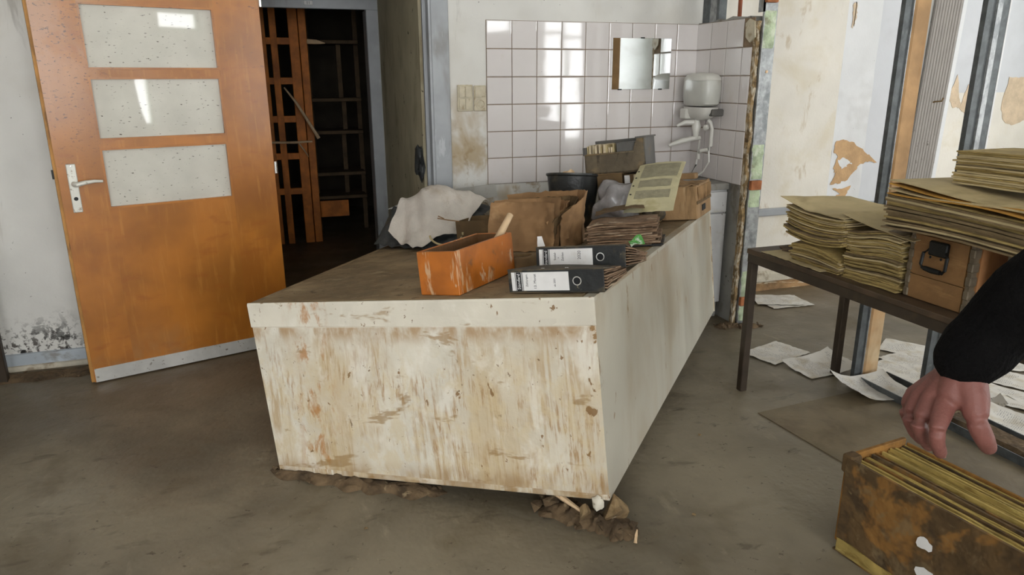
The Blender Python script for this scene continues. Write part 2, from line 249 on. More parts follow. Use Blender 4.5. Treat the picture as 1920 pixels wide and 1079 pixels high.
def print_mat():
    """white office paper with rows of print, in the sheet's own x/y"""
    m = bpy.data.materials.new('printed_paper'); m.use_nodes = True
    N = m.node_tree.nodes; K = m.node_tree.links; p = N['Principled BSDF']
    p.inputs['Roughness'].default_value = 0.85
    tc = N.new('ShaderNodeTexCoord'); oi = N.new('ShaderNodeObjectInfo')
    sx = N.new('ShaderNodeSeparateXYZ'); K.new(tc.outputs['Object'], sx.inputs[0])
    def math_(op, a, b=None):
        n = N.new('ShaderNodeMath'); n.operation = op
        for i, q in enumerate((a, b)):
            if q is None: continue
            if isinstance(q, (int, float)): n.inputs[i].default_value = q
            else: K.new(q, n.inputs[i])
        return n.outputs[0]
    row = math_('GREATER_THAN', math_('SINE', math_('MULTIPLY', sx.outputs[1], 820)), 0.35)
    n1 = N.new('ShaderNodeTexNoise'); n1.inputs['Scale'].default_value = 1.0; n1.inputs['Detail'].default_value = 3
    mp = N.new('ShaderNodeMapping'); mp.inputs['Scale'].default_value = (210, 120, 1); K.new(tc.outputs['Object'], mp.inputs[0])
    ad = N.new('ShaderNodeVectorMath'); ad.operation = 'ADD'; K.new(mp.outputs[0], ad.inputs[0])
    cb = N.new('ShaderNodeCombineXYZ'); K.new(math_('MULTIPLY', oi.outputs['Random'], 37), cb.inputs[0]); K.new(math_('MULTIPLY', oi.outputs['Random'], 91), cb.inputs[1])
    K.new(cb.outputs[0], ad.inputs[1]); K.new(ad.outputs[0], n1.inputs['Vector'])
    word = math_('GREATER_THAN', n1.outputs['Fac'], 0.5)
    n2 = N.new('ShaderNodeTexNoise'); n2.inputs['Scale'].default_value = 9; ad2 = N.new('ShaderNodeVectorMath'); ad2.operation = 'ADD'
    K.new(tc.outputs['Object'], ad2.inputs[0]); K.new(cb.outputs[0], ad2.inputs[1]); K.new(ad2.outputs[0], n2.inputs['Vector'])
    block = math_('GREATER_THAN', n2.outputs['Fac'], 0.47)
    mar = math_('MULTIPLY', math_('LESS_THAN', math_('ABSOLUTE', sx.outputs[0]), 0.085), math_('LESS_THAN', math_('ABSOLUTE', sx.outputs[1]), 0.125))
    f = math_('MULTIPLY', math_('MULTIPLY', row, word), math_('MULTIPLY', block, mar))
    f = math_('MULTIPLY', f, 0.6)
    n3 = N.new('ShaderNodeTexNoise'); n3.inputs['Scale'].default_value = 14; n3.inputs['Detail'].default_value = 6; K.new(ad2.outputs[0], n3.inputs['Vector'])
    r = N.new('ShaderNodeMapRange'); r.inputs['From Min'].default_value = .5; r.inputs['From Max'].default_value = .75; K.new(n3.outputs['Fac'], r.inputs['Value'])
    c0 = N.new('ShaderNodeMix'); c0.data_type = 'RGBA'; K.new(r.outputs[0], c0.inputs[0]); c0.inputs[6].default_value = srgb((208, 204, 196)) + (1,); c0.inputs[7].default_value = srgb((184, 172, 150)) + (1,)
    c1 = N.new('ShaderNodeMix'); c1.data_type = 'RGBA'; K.new(f, c1.inputs[0]); K.new(c0.outputs[2], c1.inputs[6]); c1.inputs[7].default_value = srgb((70, 70, 84)) + (1,)
    K.new(c1.outputs[2], p.inputs['Base Color'])
    bn = N.new('ShaderNodeBump'); bn.inputs['Strength'].default_value = 0.35; bn.inputs['Distance'].default_value = 0.01; K.new(n3.outputs['Fac'], bn.inputs['Height']); K.new(bn.outputs[0], p.inputs['Normal'])
    MATS['printed_paper'] = m
print_mat()

# ------------------------------------------------------------------ geometry helpers
class MB:
    def __init__(s): s.v = []; s.f = []; s.smooth = False
    def quadbox(s, p):                       # p: 8 corners, bottom ring then top ring
        b = len(s.v); s.v += [tuple(x) for x in p]
        s.f += [tuple(b + i for i in q) for q in ((3, 2, 1, 0), (4, 5, 6, 7), (0, 1, 5, 4), (1, 2, 6, 5), (2, 3, 7, 6), (3, 0, 4, 7))]
        return s
    def box(s, x0, x1, y0, y1, z0, z1, M=None):
        p = [V(q) for q in ((x0, y0, z0), (x1, y0, z0), (x1, y1, z0), (x0, y1, z0), (x0, y0, z1), (x1, y0, z1), (x1, y1, z1), (x0, y1, z1))]
        if M is not None: p = [M @ q for q in p]
        return s.quadbox(p)
    def bev(s, x0, x1, y0, y1, z0, z1, r=0.004, M=None):   # chamfered box: three nested profiles on z, octagonal plan
        ring = lambda x0, x1, y0, y1, z: [V(q + (z,)) for q in ((x0 + r, y0), (x1 - r, y0), (x1, y0 + r), (x1, y1 - r), (x1 - r, y1), (x0 + r, y1), (x0, y1 - r), (x0, y0 + r))]
        rs = [ring(x0 + r * .7, x1 - r * .7, y0 + r * .7, y1 - r * .7, z0), ring(x0, x1, y0, y1, z0 + r), ring(x0, x1, y0, y1, z1 - r), ring(x0 + r * .7, x1 - r * .7, y0 + r * .7, y1 - r * .7, z1)]
        if M is not None: rs = [[M @ q for q in k] for k in rs]
        return s.loft(rs, True)
    def loft(s, rings, caps=True, closed=True):
        b = len(s.v); n = len(rings[0])
        for r in rings: s.v += [tuple(q) for q in r]
        for i in range(len(rings) - 1):
            for j in range(n if closed else n - 1):
                k = (j + 1) % n
                s.f.append((b + i * n + j, b + i * n + k, b + (i + 1) * n + k, b + (i + 1) * n + j))
        if caps:
            s.f.append(tuple(b + j for j in reversed(range(n)))); s.f.append(tuple(b + (len(rings) - 1) * n + j for j in range(n)))
        return s
    def tube(s, pts, rad, n=10, caps=True):
        pts = [V(p) for p in pts]; rings = []
        up = V((0, 0, 1))
        for i, p in enumerate(pts):
            t = (pts[min(i + 1, len(pts) - 1)] - pts[max(i - 1, 0)]).normalized()
            ref = up if abs(t.dot(up)) < 0.9 else V((1, 0, 0))
            a = t.cross(ref).normalized(); b = a.cross(t).normalized()
            r = rad[i] if isinstance(rad, (list, tuple)) else rad
            rings.append([p + a * math.cos(q) * r + b * math.sin(q) * r for q in [2 * math.pi * k / n for k in range(n)]])
        return s.loft(rings, caps)
    def lathe(s, prof, n=24, M=None, caps=True):
        rings = [[V((r * math.cos(q), r * math.sin(q), z)) for q in [2 * math.pi * k / n for k in range(n)]] for r, z in prof]
        if M is not None: rings = [[M @ q for q in k] for k in rings]
        return s.loft(rings, caps)
    def prism(s, poly, z0, z1, M=None):      # poly ccw in xy
        r = [[V((x, y, z)) for x, y in poly] for z in (z0, z1)]
        if M is not None: r = [[M @ q for q in k] for k in r]
        return s.loft(r, True)
    def sheet(s, fn, nu, nv, th):            # fn(u,v)->Vector; solid thin sheet
        b = len(s.v); P = [[V(fn(i / nu, j / nv)) for j in range(nv + 1)] for i in range(nu + 1)]
        nrm = []
        for i in range(nu + 1):
            for j in range(nv + 1):
                du = P[min(i + 1, nu)][j] - P[max(i - 1, 0)][j]; dv = P[i][min(j + 1, nv)] - P[i][max(j - 1, 0)]
                q = du.cross(dv); nrm.append(q.normalized() if q.length > 1e-9 else V((0, 0, 1)))
        k = (nu + 1) * (nv + 1)
        flat = [P[i][j] for i in range(nu + 1) for j in range(nv + 1)]
        s.v += [tuple(q) for q in flat]; s.v += [tuple(q - m * th) for q, m in zip(flat, nrm)]
        idx = lambda i, j: b + i * (nv + 1) + j
        for i in range(nu):
            for j in range(nv):
                q = (idx(i, j), idx(i + 1, j), idx(i + 1, j + 1), idx(i, j + 1)); s.f.append(q); s.f.append(tuple(x + k for x in reversed(q)))
        edge = [idx(i, 0) for i in range(nu + 1)] + [idx(nu, j) for j in range(1, nv + 1)] + [idx(i, nv) for i in range(nu - 1, -1, -1)] + [idx(0, j) for j in range(nv - 1, 0, -1)]
        for a, c in zip(edge, edge[1:] + edge[:1]): s.f.append((c, a, a + k, c + k))
        return s
    def data(s, name):
        me = bpy.data.meshes.new(name); me.from_pydata(s.v, [], s.f); me.update(); return me

def obj(name, mb, m, parent=None, smooth=False, kind=None, label=None, M=None):
    me = mb if isinstance(mb, bpy.types.Mesh) else mb.data(name)
    if m is not None and not me.materials: me.materials.append(MATS[m])
    if smooth:
        me.polygons.foreach_set('use_smooth', [True] * len(me.polygons))
        try: me.set_sharp_from_angle(angle=math.radians(42))
        except Exception: pass
    o = bpy.data.objects.new(name, me); COL.objects.link(o)
    if parent: o.parent = parent
    if M is not None: o.matrix_local = M
    if kind: o['kind'] = kind
    if label: o['label'] = label
    return o
def tag(o, label, cat, group=None, kind=None):
    o['label'] = label; o['category'] = cat
    if group: o['group'] = group
    if kind: o['kind'] = kind
    return o
def thing(name, label, cat, M=None, group=None, kind=None):
    o = bpy.data.objects.new(name, None); COL.objects.link(o); o.empty_display_size = 0.05
    if M is not None: o.matrix_world = M if isinstance(M, Matrix) else Matrix.Translation(M)
    return tag(o, label, cat, group, kind)
def TR(x, y, z, rz=0, rx=0, ry=0):
    return Matrix.Translation((x, y, z)) @ Euler((rx, ry, rz), 'XYZ').to_matrix().to_4x4()
def nz3(x, y, z=0.0, s=1.0): return noise.noise(V((x * s, y * s, z * s)))
def lump(r, seed, n=2, rough=0.35, flat=1.0):
    bm = bmesh.new(); bmesh.ops.create_icosphere(bm, subdivisions=n, radius=1.0)
    for v in bm.verts:
        k = 1 + rough * nz3(v.co.x + seed, v.co.y + seed * 1.7, v.co.z, 1.3) * 2 + rough * .5 * nz3(v.co.x + seed, v.co.y, v.co.z + seed, 3.5)
        v.co = V((v.co.x * r[0] * k, v.co.y * r[1] * k, v.co.z * r[2] * k * flat))
    me = bpy.data.meshes.new('lump'); bm.to_mesh(me); bm.free(); return me
def chunk(r, seed, n=16):
    rnd = random.Random(seed); bm = bmesh.new()
    for _ in range(n):
        d_ = V((rnd.gauss(0, 1), rnd.gauss(0, 1), rnd.gauss(0, 1))).normalized() * rnd.uniform(.8, 1.1)
        bm.verts.new((d_.x * r[0], d_.y * r[1], d_.z * r[2]))
    bmesh.ops.convex_hull(bm, input=bm.verts)
    bmesh.ops.delete(bm, geom=[v for v in bm.verts if not v.link_faces], context='VERTS')
    bmesh.ops.subdivide_edges(bm, edges=bm.edges[:], cuts=2, use_grid_fill=True)
    for v in bm.verts: v.co *= 1 + .10 * nz3(v.co.x * 40 + seed, v.co.y * 40, v.co.z * 40)
    me = bpy.data.meshes.new('chunk'); bm.to_mesh(me); bm.free(); return me
def text_mesh(s, size):
    cu = bpy.data.curves.new('t', 'FONT'); cu.body = s; cu.size = size; cu.align_x = 'CENTER'; cu.align_y = 'CENTER'; cu.resolution_u = 3; cu.extrude = 0.0002
    o = bpy.data.objects.new('t', cu); COL.objects.link(o)
    dg = bpy.context.evaluated_depsgraph_get(); dg.update()
    me = bpy.data.meshes.new_from_object(o.evaluated_get(dg)); me.name = 'lettering'; me.materials.clear()
    bpy.data.objects.remove(o); return me
def remesh(mb, name, voxel, smooth=4, m=None, parent=None):
    o = obj(name, mb, m, parent)
    r = o.modifiers.new('r', 'REMESH'); r.mode = 'VOXEL'; r.voxel_size = voxel; r.use_smooth_shade = True
    s = o.modifiers.new('s', 'SMOOTH'); s.iterations = smooth; s.factor = 0.5
    dg = bpy.context.evaluated_depsgraph_get(); dg.update()
    me = bpy.data.meshes.new_from_object(o.evaluated_get(dg)); o.modifiers.clear(); old = o.data; o.data = me; bpy.data.meshes.remove(old)
    me.materials.clear()
    if m: me.materials.append(MATS[m])
    me.polygons.foreach_set('use_smooth', [True] * len(me.polygons))
    return o

# ------------------------------------------------------------------ THE SETTING
f = MB().box(LEFT - .2, RIGHT + .2, REAR - .2, 4.6, -0.12, 0.0)
tag(obj('floor', f, 'floor'), 'muddy grey concrete floor of the whole room', 'floor', kind='structure')
c = MB().box(LEFT - .2, RIGHT + .2, REAR - .2, 4.6, CEIL, CEIL + .12)
tag(obj('ceiling', c, 'ceiling'), 'plain off white ceiling above the room', 'ceiling', kind='structure')

DX0, DX1, DZ = -1.21, -0.31, 2.04
wb = MB()
wb.box(LEFT, DX0, 0, .13, 0, CEIL); wb.box(DX1, RIGHT, 0, .13, 0, CEIL); wb.box(DX0, DX1, 0, .13, DZ, CEIL)
wall_back = tag(obj('wall_back', wb, 'wall_paint'), 'stained white plaster wall with the doorway and the tiled corner', 'wall', kind='structure')
tag(obj('wall_left', MB().box(LEFT - .15, LEFT, REAR, .13, 0, CEIL), 'wall_white'), 'white wall closing the room on the left', 'wall', kind='structure')
def pierced(axis, at, t, lo, hi, wins):
    mb = MB(); cur = lo
    def b(a0, a1, z0, z1):
        if axis == 'y': mb.box(a0, a1, at - t, at, z0, z1)
        else: mb.box(at, at + t, a0, a1, z0, z1)
    for a0, a1, s0, s1 in sorted(wins):
        b(cur, a0, 0, CEIL); b(a0, a1, 0, s0); b(a0, a1, s1, CEIL); cur = a1
    b(cur, hi, 0, CEIL); return mb
tag(obj('wall_rear', pierced('y', REAR, .2, LEFT - .15, RIGHT + .2, [w[1:] for w in WINDOWS if w[0] == 'rear']), 'wall_white'), 'white wall with five windows behind the viewer', 'wall', kind='structure')
tag(obj('wall_right', pierced('x', RIGHT, .2, REAR, .13, [w[1:] for w in WINDOWS if w[0] == 'right']), 'wall_white'), 'white wall with two windows at the far right', 'wall', kind='structure')
for i, (w, a0, a1, s0, s1) in enumerate(WINDOWS):
    M = TR((a0 + a1) / 2, REAR - .12, 0) if w == 'rear' else TR(RIGHT + .12, (a0 + a1) / 2, 0, math.pi / 2)
    t = thing('window_%d' % (i + 1), ['pale green window frame behind the viewer, leftmost in the rear wall', 'pale green window frame behind the viewer, middle of the rear wall', 'small pale green window frame behind the viewer, third in the rear wall', 'high pale green fanlight frame behind the viewer in the rear wall', 'narrow pale green window frame behind the viewer, rightmost in the rear wall',
              'pale green window frame in the right wall nearest the tiled corner', 'pale green window frame in the right wall nearest the rear wall'][i], 'window', M, kind='structure')
    h = (a1 - a0) / 2
    fr = MB(); fr.box(-h, -h + .06, -.03, .03, s0, s1); fr.box(h - .06, h, -.03, .03, s0, s1); fr.box(-h + .06, h - .06, -.03, .03, s0, s0 + .06); fr.box(-h + .06, h - .06, -.03, .03, s1 - .06, s1)
    obj('window_frame', fr, 'window_frame', t)
    if h < .36: continue
    obj('mullion', MB().box(-.03, .03, -.028, .028, s0 + .06, s1 - .06), 'window_frame', t)
    for sx in (-1, 1): obj('transom', MB().box(*((-h + .06, -.03) if sx < 0 else (.03, h - .06)), -.026, .026, s1 - .55, s1 - .5), 'window_frame', t)

# passage behind the doorway and the dark storeroom
pw = MB()
pw.box(-0.345, -0.2, .13, 1.62, 0, CEIL); pw.box(-1.62, -1.5, .13, 1.62, 0, CEIL)
tag(obj('wall_passage', pw, 'passage'), 'dim stained cream side wall of the passage behind the doorway', 'wall', kind='structure')
IX0, IX1, IZ = -1.36, -0.42, 1.895
sw = MB()
sw.box(-2.2, IX0 - .0, 1.62, 1.72, 0, CEIL); sw.box(IX1, 0.9, 1.62, 1.72, 0, CEIL); sw.box(IX0, IX1, 1.62, 1.72, IZ + .02, CEIL)
sw.box(-2.3, -2.2, 1.62, 4.5, 0, CEIL); sw.box(0.9, 1.0, 1.62, 4.5, 0, CEIL); sw.box(-2.3, 1.0, 4.4, 4.5, 0, CEIL)
tag(obj('wall_storeroom', sw, 'storeroom'), 'storeroom walls beyond the passage, coloured dark for the shade inside', 'wall', kind='structure')

# steel door frame of the near doorway
t = thing('trim_1', 'grey painted steel frame around the open doorway', 'door frame', (0, 0, 0), kind='structure')
obj('jamb', MB().bev(DX1 + .0, DX1 + .098, -.018, -.0, 0, DZ + .09, .004), 'steel_frame', t)
obj('jamb', MB().bev(DX0 - .05, DX0 + .04, -.012, -.0, 0, DZ + .09, .004), 'steel_frame', t)
obj('jamb_return', MB().box(DX1 - .012, DX1, -.016, .145, 0, DZ), 'steel_frame', t)
obj('jamb_return', MB().box(DX0, DX0 + .012, .0, .145, 0, DZ), 'steel_frame', t)
obj('head', MB().bev(DX0 - .05, DX1 + .098, -.02, -.001, DZ, DZ + .09, .004), 'steel_frame', t)
obj('stop_bead', MB().box(DX1 - .03, DX1 - .012, .05, .075, 0, DZ), 'steel_frame', t)
# inner frame at the end of the passage
t = thing('trim_2', 'grey steel frame of the inner doorway with number plate 11', 'door frame', (0, 0, 0), kind='structure')
obj('jamb', MB().bev(IX1 - .012, IX1 + .078, 1.585, 1.62, 0, IZ, .004), 'steel_frame', t)
obj('jamb_return', MB().box(IX1 - .012, IX1, 1.62, 1.76, 0, IZ), 'steel_frame', t)
obj('jamb', MB().bev(IX0 - .09, IX0, 1.585, 1.62, 0, IZ, .004), 'steel_frame', t)
obj('head', MB().bev(IX0 - .09, IX1 + .078, 1.585, 1.62, IZ, IZ + .1, .004), 'steel_frame', t)
pl = obj('number_plate', MB().bev(-.86, -.80, 1.576, 1.585, IZ + .022, IZ + .05, .003), 'label_white', t)
tm = text_mesh('11', 0.026); tm.transform(TR(-.83, 1.5757, IZ + .036, 0, math.pi / 2)); obj('lettering', tm, 'ink', pl)

# tiled areas: backing + single tiles
TW, TH, ZT = 0.1491, 0.15, 1.72
def tile_mesh(w, h, b=.004, t=.007):
    g = .0022
    x, z = w / 2 - g, h / 2 - g
    mb = MB()
    mb.loft([[V((-x, 0, -z)), V((x, 0, -z)), V((x, 0, z)), V((-x, 0, z))], [V((-x, -t + .002, -z)), V((x, -t + .002, -z)), V((x, -t + .002, z)), V((-x, -t + .002, z))],
             [V((-x + b, -t, -z + b)), V((x - b, -t, -z + b)), V((x - b, -t, z - b)), V((-x + b, -t, z - b))]], True)
    me = mb.data('tile'); me.materials.append(MATS['tile']); return me
obj('grout_bed', MB().box(0, 1.342, -.0045, 0, ZT - 6 * TH, ZT), 'grout', wall_back)
full = tile_mesh(TW, TH)
for j in range(6):
    for i in range(9):
        o = obj('tile', full, None, wall_back)
        o.location = (TW * (i + .5), -.003, ZT - TH * (j + .5)); o.rotation_euler = (random.uniform(-.004, .004), 0, random.uniform(-.006, .006))
PX0, PX1, PY1 = 1.342, 1.455, -0.575
part = MB()
top = [(0.0, 1.725), (-.14, 1.722), (-.2, 1.735), (-.27, 1.725), (-.34, 1.74), (-.42, 1.722), (-.5, 1.73), (-.56, 1.71)]
r0 = [V((PX0, 0, 0)), V((PX0, PY1 + .03, 0)), V((PX0, PY1 + .03, 1.70))] + [V((PX0, y, z)) for y, z in reversed(top[:-1])]
part.loft([r0, [V((PX1 - .02, p.y, p.z)) for p in r0]], True)
wall_part = tag(obj('wall_partition', part, 'lower_plaster'), 'broken off partition wall with white tiles beside the water heater', 'wall', kind='structure')
obj('grout_bed', MB().box(PX0 - .0045, PX0, -.548, 0, ZT - 6 * TH, ZT), 'grout', wall_part)
TW2 = 0.1538
st_full, st_cut = tile_mesh(TW2, TH), tile_mesh(.084, TH)
for j in range(6):
    for i in range(4):
        if i == 3 and j == 0: continue
        o = obj('tile', st_full if i < 3 else st_cut, None, wall_part)
        y = -TW2 * (i + .5) if i < 3 else -TW2 * 3 - .042
        o.location = (PX0 - .003, y, ZT - TH * (j + .5)); o.rotation_euler = (random.uniform(-.004, .004), 0, -math.pi / 2 + random.uniform(-.006, .006))
# cracked corner tile standing off the edge
o = obj('broken_tile', MB().prism([(-.045, .03), (-.03, -.05), (.02, -.06), (.045, -.02), (.03, .05), (-.01, .06)], 0, .008), 'switch', wall_part)
o.matrix_local = TR(PX0 - .014, -.525, 1.655, math.pi / 2, math.pi / 2, .35)
# broken end of the partition
e = MB(); rings = []
for k in range(30):
    z = k / 29 * 1.70
    w = .014 * nz3(z * 9, 3.1) ; d = .016 * nz3(z * 12, 7.7)
    rings.append([V((PX0 - .006 + w * .4, PY1 + .03, z)), V((PX0 - .004 + w * .4, PY1 + d, z)), V((PX0 + .020 + w * .6, PY1 + .004 + d, z)), V((PX0 + .030 + w * .5, PY1 + .03, z))])
obj('broken_edge', e.loft(rings, True), 'broken_edge', wall_part)
t = thing('metal_stud', 'galvanized metal stud at the broken end of the tiled partition', 'stud', (1.366, PY1 - .0, 0))
st = MB(); st.box(0, .082, -.01, .004, 0, CEIL); st.box(0, .004, -.01, .045, 1.745, CEIL); st.box(.078, .082, .004, .05, 0, CEIL)
obj('channel', st, 'galvanized', t)
for z0, z1, k in ((1.56, 1.75, 1), (.86, 1.05, 2), (.16, .32, 3), (.02, .11, 4), (.70, .80, 5)):
    rr = []
    for i in range(9):
        z = z0 + (z1 - z0) * i / 8; q = .004 + .006 * abs(nz3(z * 14, k * 3.3)); x0 = .002 + .008 * nz3(z * 20, k); x1 = .08 - .01 * abs(nz3(z * 17, k + 9))
        rr.append([V((x0, -.008, z)), V((x0 + .01, -.012 - q, z)), V((x1 - .01, -.012 - q * 1.2, z)), V((x1, -.008, z))])
    obj('foam_patch', MB().loft(rr, True), 'foam', t, True, label='green expanding foam patch')
for z in (.80, .115, 1.79): obj('spacer_block', MB().bev(-.004, .066, -.034, -.008, z, z + .052, .003), 'brick_block', t, label='orange brown spacer block')
obj('bolt_head', MB().lathe([(.0, 0), (.009, 0), (.008, .004), (.0, .005)], 6, TR(.045, -.0101, 1.44, 0, math.pi / 2), False), 'pale_wood', t)

# right part of the back wall: stripped plaster, drywall, torn paper, rails
px = lambda: None
def panel(name, m, x0, x1, z0, z1, th, seed, amp=.03, parent=wall_back, y=0.0):
    n = 26; L_ = []; R_ = []
    for i in range(n + 1):
        z = z0 + (z1 - z0) * i / n
        L_.append((x0 + amp * nz3(z * 5, seed), z)); R_.append((x1 + amp * nz3(z * 5 + 30, seed), z))
    ring = [V((x, y, z)) for x, z in L_ + R_[::-1]]
    mb = MB(); mb.loft([ring, [V((p.x, y - th, p.z)) for p in ring]], True)
    return obj(name, mb, m, parent)
panel('plaster_skin', 'wall_cream', 1.46, 2.44, 0.02, CEIL, .006, 1.0, 0.0)
panel('wallpaper_layer', 'wall_white', 2.44, 2.72, 0.02, CEIL, .0045, 2.0, .012)
panel('drywall_sheet', 'wall_grey', 2.66, 3.12, 0.02, CEIL, .003, 3.0, .03)
panel('plaster_skin', 'wall_cream', 3.34, 4.68, 0.02, 1.30, .006, 4.0, 0.0)
panel('drywall_sheet', 'wall_grey', 3.34, 4.68, 1.24, CEIL, .0045, 5.0, 0.0)
def torn(pts, y, m='drywall_paper', th=.002):
    P = []
    for (xa, za), (xb, zb) in zip(pts, pts[1:] + pts[:1]):
        for k in range(5):
            q = k / 5; P.append((xa + (xb - xa) * q + .014 * nz3(xa * 9 + q * 5, za * 9, 1), za + (zb - za) * q + .014 * nz3(xa * 9, za * 9 + q * 5, 7)))
    mb = MB(); r = [V((x, -y, z)) for x, z in P]; mb.loft([r, [p + V((0, -th, 0)) for p in r]], True)
    return obj('torn_paper', mb, m, wall_back)
torn([(2.46, .99), (2.52, 1.005), (2.60, .985), (2.70, .93), (2.78, .88), (2.845, .832), (2.76, .845), (2.70, .83), (2.66, .79), (2.60, .73), (2.52, .70), (2.46, .70), (2.49, .76), (2.47, .82), (2.50, .88), (2.46, .93)], .0066)
torn([(2.48, .67), (2.56, .665), (2.64, .685), (2.60, .62), (2.55, .58), (2.47, .565), (2.50, .61), (2.55, .63)], .0066)
torn([(2.50, .86), (2.54, .88), (2.60, .86), (2.62, .84), (2.57, .82), (2.54, .80)], .0088, 'wall_white', .0012)
torn([(3.40, 1.27), (3.46, 1.42), (3.50, 1.28), (3.53, 1.22), (3.57, 1.35), (3.64, 1.45), (3.70, 1.28), (3.68, 1.18), (3.60, 1.14), (3.52, 1.2), (3.46, 1.2)], .0066, 'drywall_pale')
torn([(3.92, 1.22), (3.96, 1.4), (4.1, 1.41), (4.3, 1.33), (4.5, 1.22), (4.4, 1.12), (4.2, 1.1), (4.06, 1.06), (3.96, 1.1)], .0066, 'drywall_pale')
torn([(2.475, 1.86), (2.50, 1.88), (2.512, 1.8), (2.50, 1.73), (2.485, 1.72)], .0066, 'drywall_pale')
t = thing('wall_rail', 'grey plastic cable duct running low along the cream wall', 'rail', (0, 0, 0)); t['kind'] = 'structure'
obj('duct', MB().bev(1.46, 4.6, -.03, -.006, .515, .565, .005), 'steel_frame', t)
t = thing('baseboard_back', 'pale blue baseboard with broken plaster below the mouldy wall', 'baseboard', (0, 0, 0), kind='structure')
r = [];
for k in range(24):
    x = LEFT + (DX0 - .06 - LEFT) * k / 23; d = .004 * nz3(x * 6, 2)
    r.append([V((x, 0, .03)), V((x, -.014 + d, .028)), V((x, -.013 + d, .085 + .006 * nz3(x * 9, 5))), V((x, 0, .088))])
obj('board', MB().loft(r, True), 'baseboard', t)
r = []
for k in range(30):
    x = LEFT + (DX0 - .06 - LEFT) * k / 29; d = .01 * nz3(x * 8, 12)
    r.append([V((x, 0, 0)), V((x, -.026 + d, 0)), V((x, -.02 + d, .022 + .012 * nz3(x * 11, 4))), V((x, 0, .032))])
obj('plaster_skirt', MB().loft(r, True), 'baseboard_raw', t)
t = thing('baseboard_right', 'rotten flaking board along the foot of the cream wall', 'baseboard', (0, 0, 0), kind='structure')
for zz, hh, dd, mm in ((0, .05, .05, 'rotten_board'), (.052, .075, .022, 'baseboard_raw')):
    r = []
    for k in range(36):
        x = 1.47 + 3.1 * k / 35; d = .012 * nz3(x * 7, zz * 90 + 2)
        r.append([V((x, -.006, zz)), V((x, -dd + d, zz)), V((x, -dd * .8 + d, zz + hh * (.75 + .5 * nz3(x * 9, zz * 50)))), V((x, -.006, zz + hh))])
    obj('board', MB().loft(r, True), mm, t)
# mat of another floor covering under the table
r = [(0.731, -1.63), (1.33, -1.585), (1.385, -3.6), (0.84, -3.6), (0.77, -2.1)]
tag(obj('floor_patch', MB().prism(r[::-1], 0.0, .004), 'floor_patch'), 'square of brown floor covering left under the long table', 'floor patch', kind='structure')

# ------------------------------------------------------------------ the open door
DA = math.atan2(-.290, -.957)
dM = Matrix.Translation((-1.175, -.024, 0.008)) @ Matrix.Rotation(DA, 4, 'Z')    # local +x from hinge to lock edge; local +y faces the room
door = thing('door_1', 'orange varnished wooden door with three glass panes standing wide open', 'door', dM, kind='structure')
W_, H_, T_ = 0.972, 2.03, 0.021
P0, P1 = 0.217, 0.780
ZP = [(.828, 1.105), (1.140, 1.416), (1.449, 1.729)]
obj('stile', MB().box(0, P0, -T_, T_, 0, H_), 'door_wood', door)
obj('stile', MB().box(P1, W_ - .012, -T_, T_, 0, H_), 'door_wood', door)
obj('lower_panel', MB().box(P0, P1, -T_, T_, 0, ZP[0][0]), 'door_wood', door)
obj('glazing_bar', MB().box(P0, P1, -T_ * .8, T_ * .9, ZP[0][1], ZP[1][0]), 'door_wood', door)
obj('glazing_bar', MB().box(P0, P1, -T_ * .8, T_ * .9, ZP[1][1], ZP[2][0]), 'door_wood', door)
obj('top_rail', MB().box(P0, P1, -T_, T_, ZP[2][1], H_), 'door_wood', door)
obj('lock_edge', MB().box(W_ - .012, W_, -T_ - .004, T_ - .008, 0, H_), 'door_edge', door)
for z0, z1 in ZP: obj('pane', MB().box(P0 + .001, P1 - .001, -.003, .003, z0 + .001, z1 - .001), 'dirty_glass', door)
for z0, z1 in ZP:
    b = MB()
    for x0, x1, a, c_ in ((P0, P0 + .009, z0, z1), (P1 - .009, P1, z0, z1), (P0 + .009, P1 - .009, z0, z0 + .009), (P0 + .009, P1 - .009, z1 - .009, z1)): b.box(x0, x1, .004, T_ + .001, a, c_)
    obj('glazing_bead', b, 'door_wood', door)
obj('kick_plate', MB().box(.02, W_ - .018, T_, T_ + .003, .0, .068), 'aluminium', door, label='dented aluminium kick plate')
hp = obj('handle_plate', MB().bev(.886, .924, T_, T_ + .006, .826, 1.044, .003), 'pale_metal', door, label='cream enamelled handle plate')
obj('lever', MB().tube([(.903, T_ + .004, .955), (.903, T_ + .036, .955), (.895, T_ + .046, .955), (.862, T_ + .047, .963), (.825, T_ + .045, .966), (.792, T_ + .042, .963)], [.012, .011, .011, .010, .008, .006], 10), 'pale_metal', hp, True)
obj('keyhole', MB().lathe([(.0, 0), (.009, 0), (.008, .002), (.0, .002)], 12, TR(.905, T_ + .0062, .888, 0, -math.pi / 2), False), 'black_iron', hp)
for z in (.835, 1.035): obj('screw', MB().lathe([(.0, 0), (.005, 0), (.004, .002), (.0, .002)], 8, TR(.905, T_ + .006, z, 0, -math.pi / 2), False), 'chrome', hp)
for z in (.20, .965, 1.775): obj('hinge', MB().tube([(-.006, T_ + .004, z - .03), (-.006, T_ + .004, z + .03)], .009, 10), 'chrome', door, True)
obj('lock_bolt', MB().box(W_, W_ + .008, -.012, .008, .98, 1.02), 'black_iron', door)

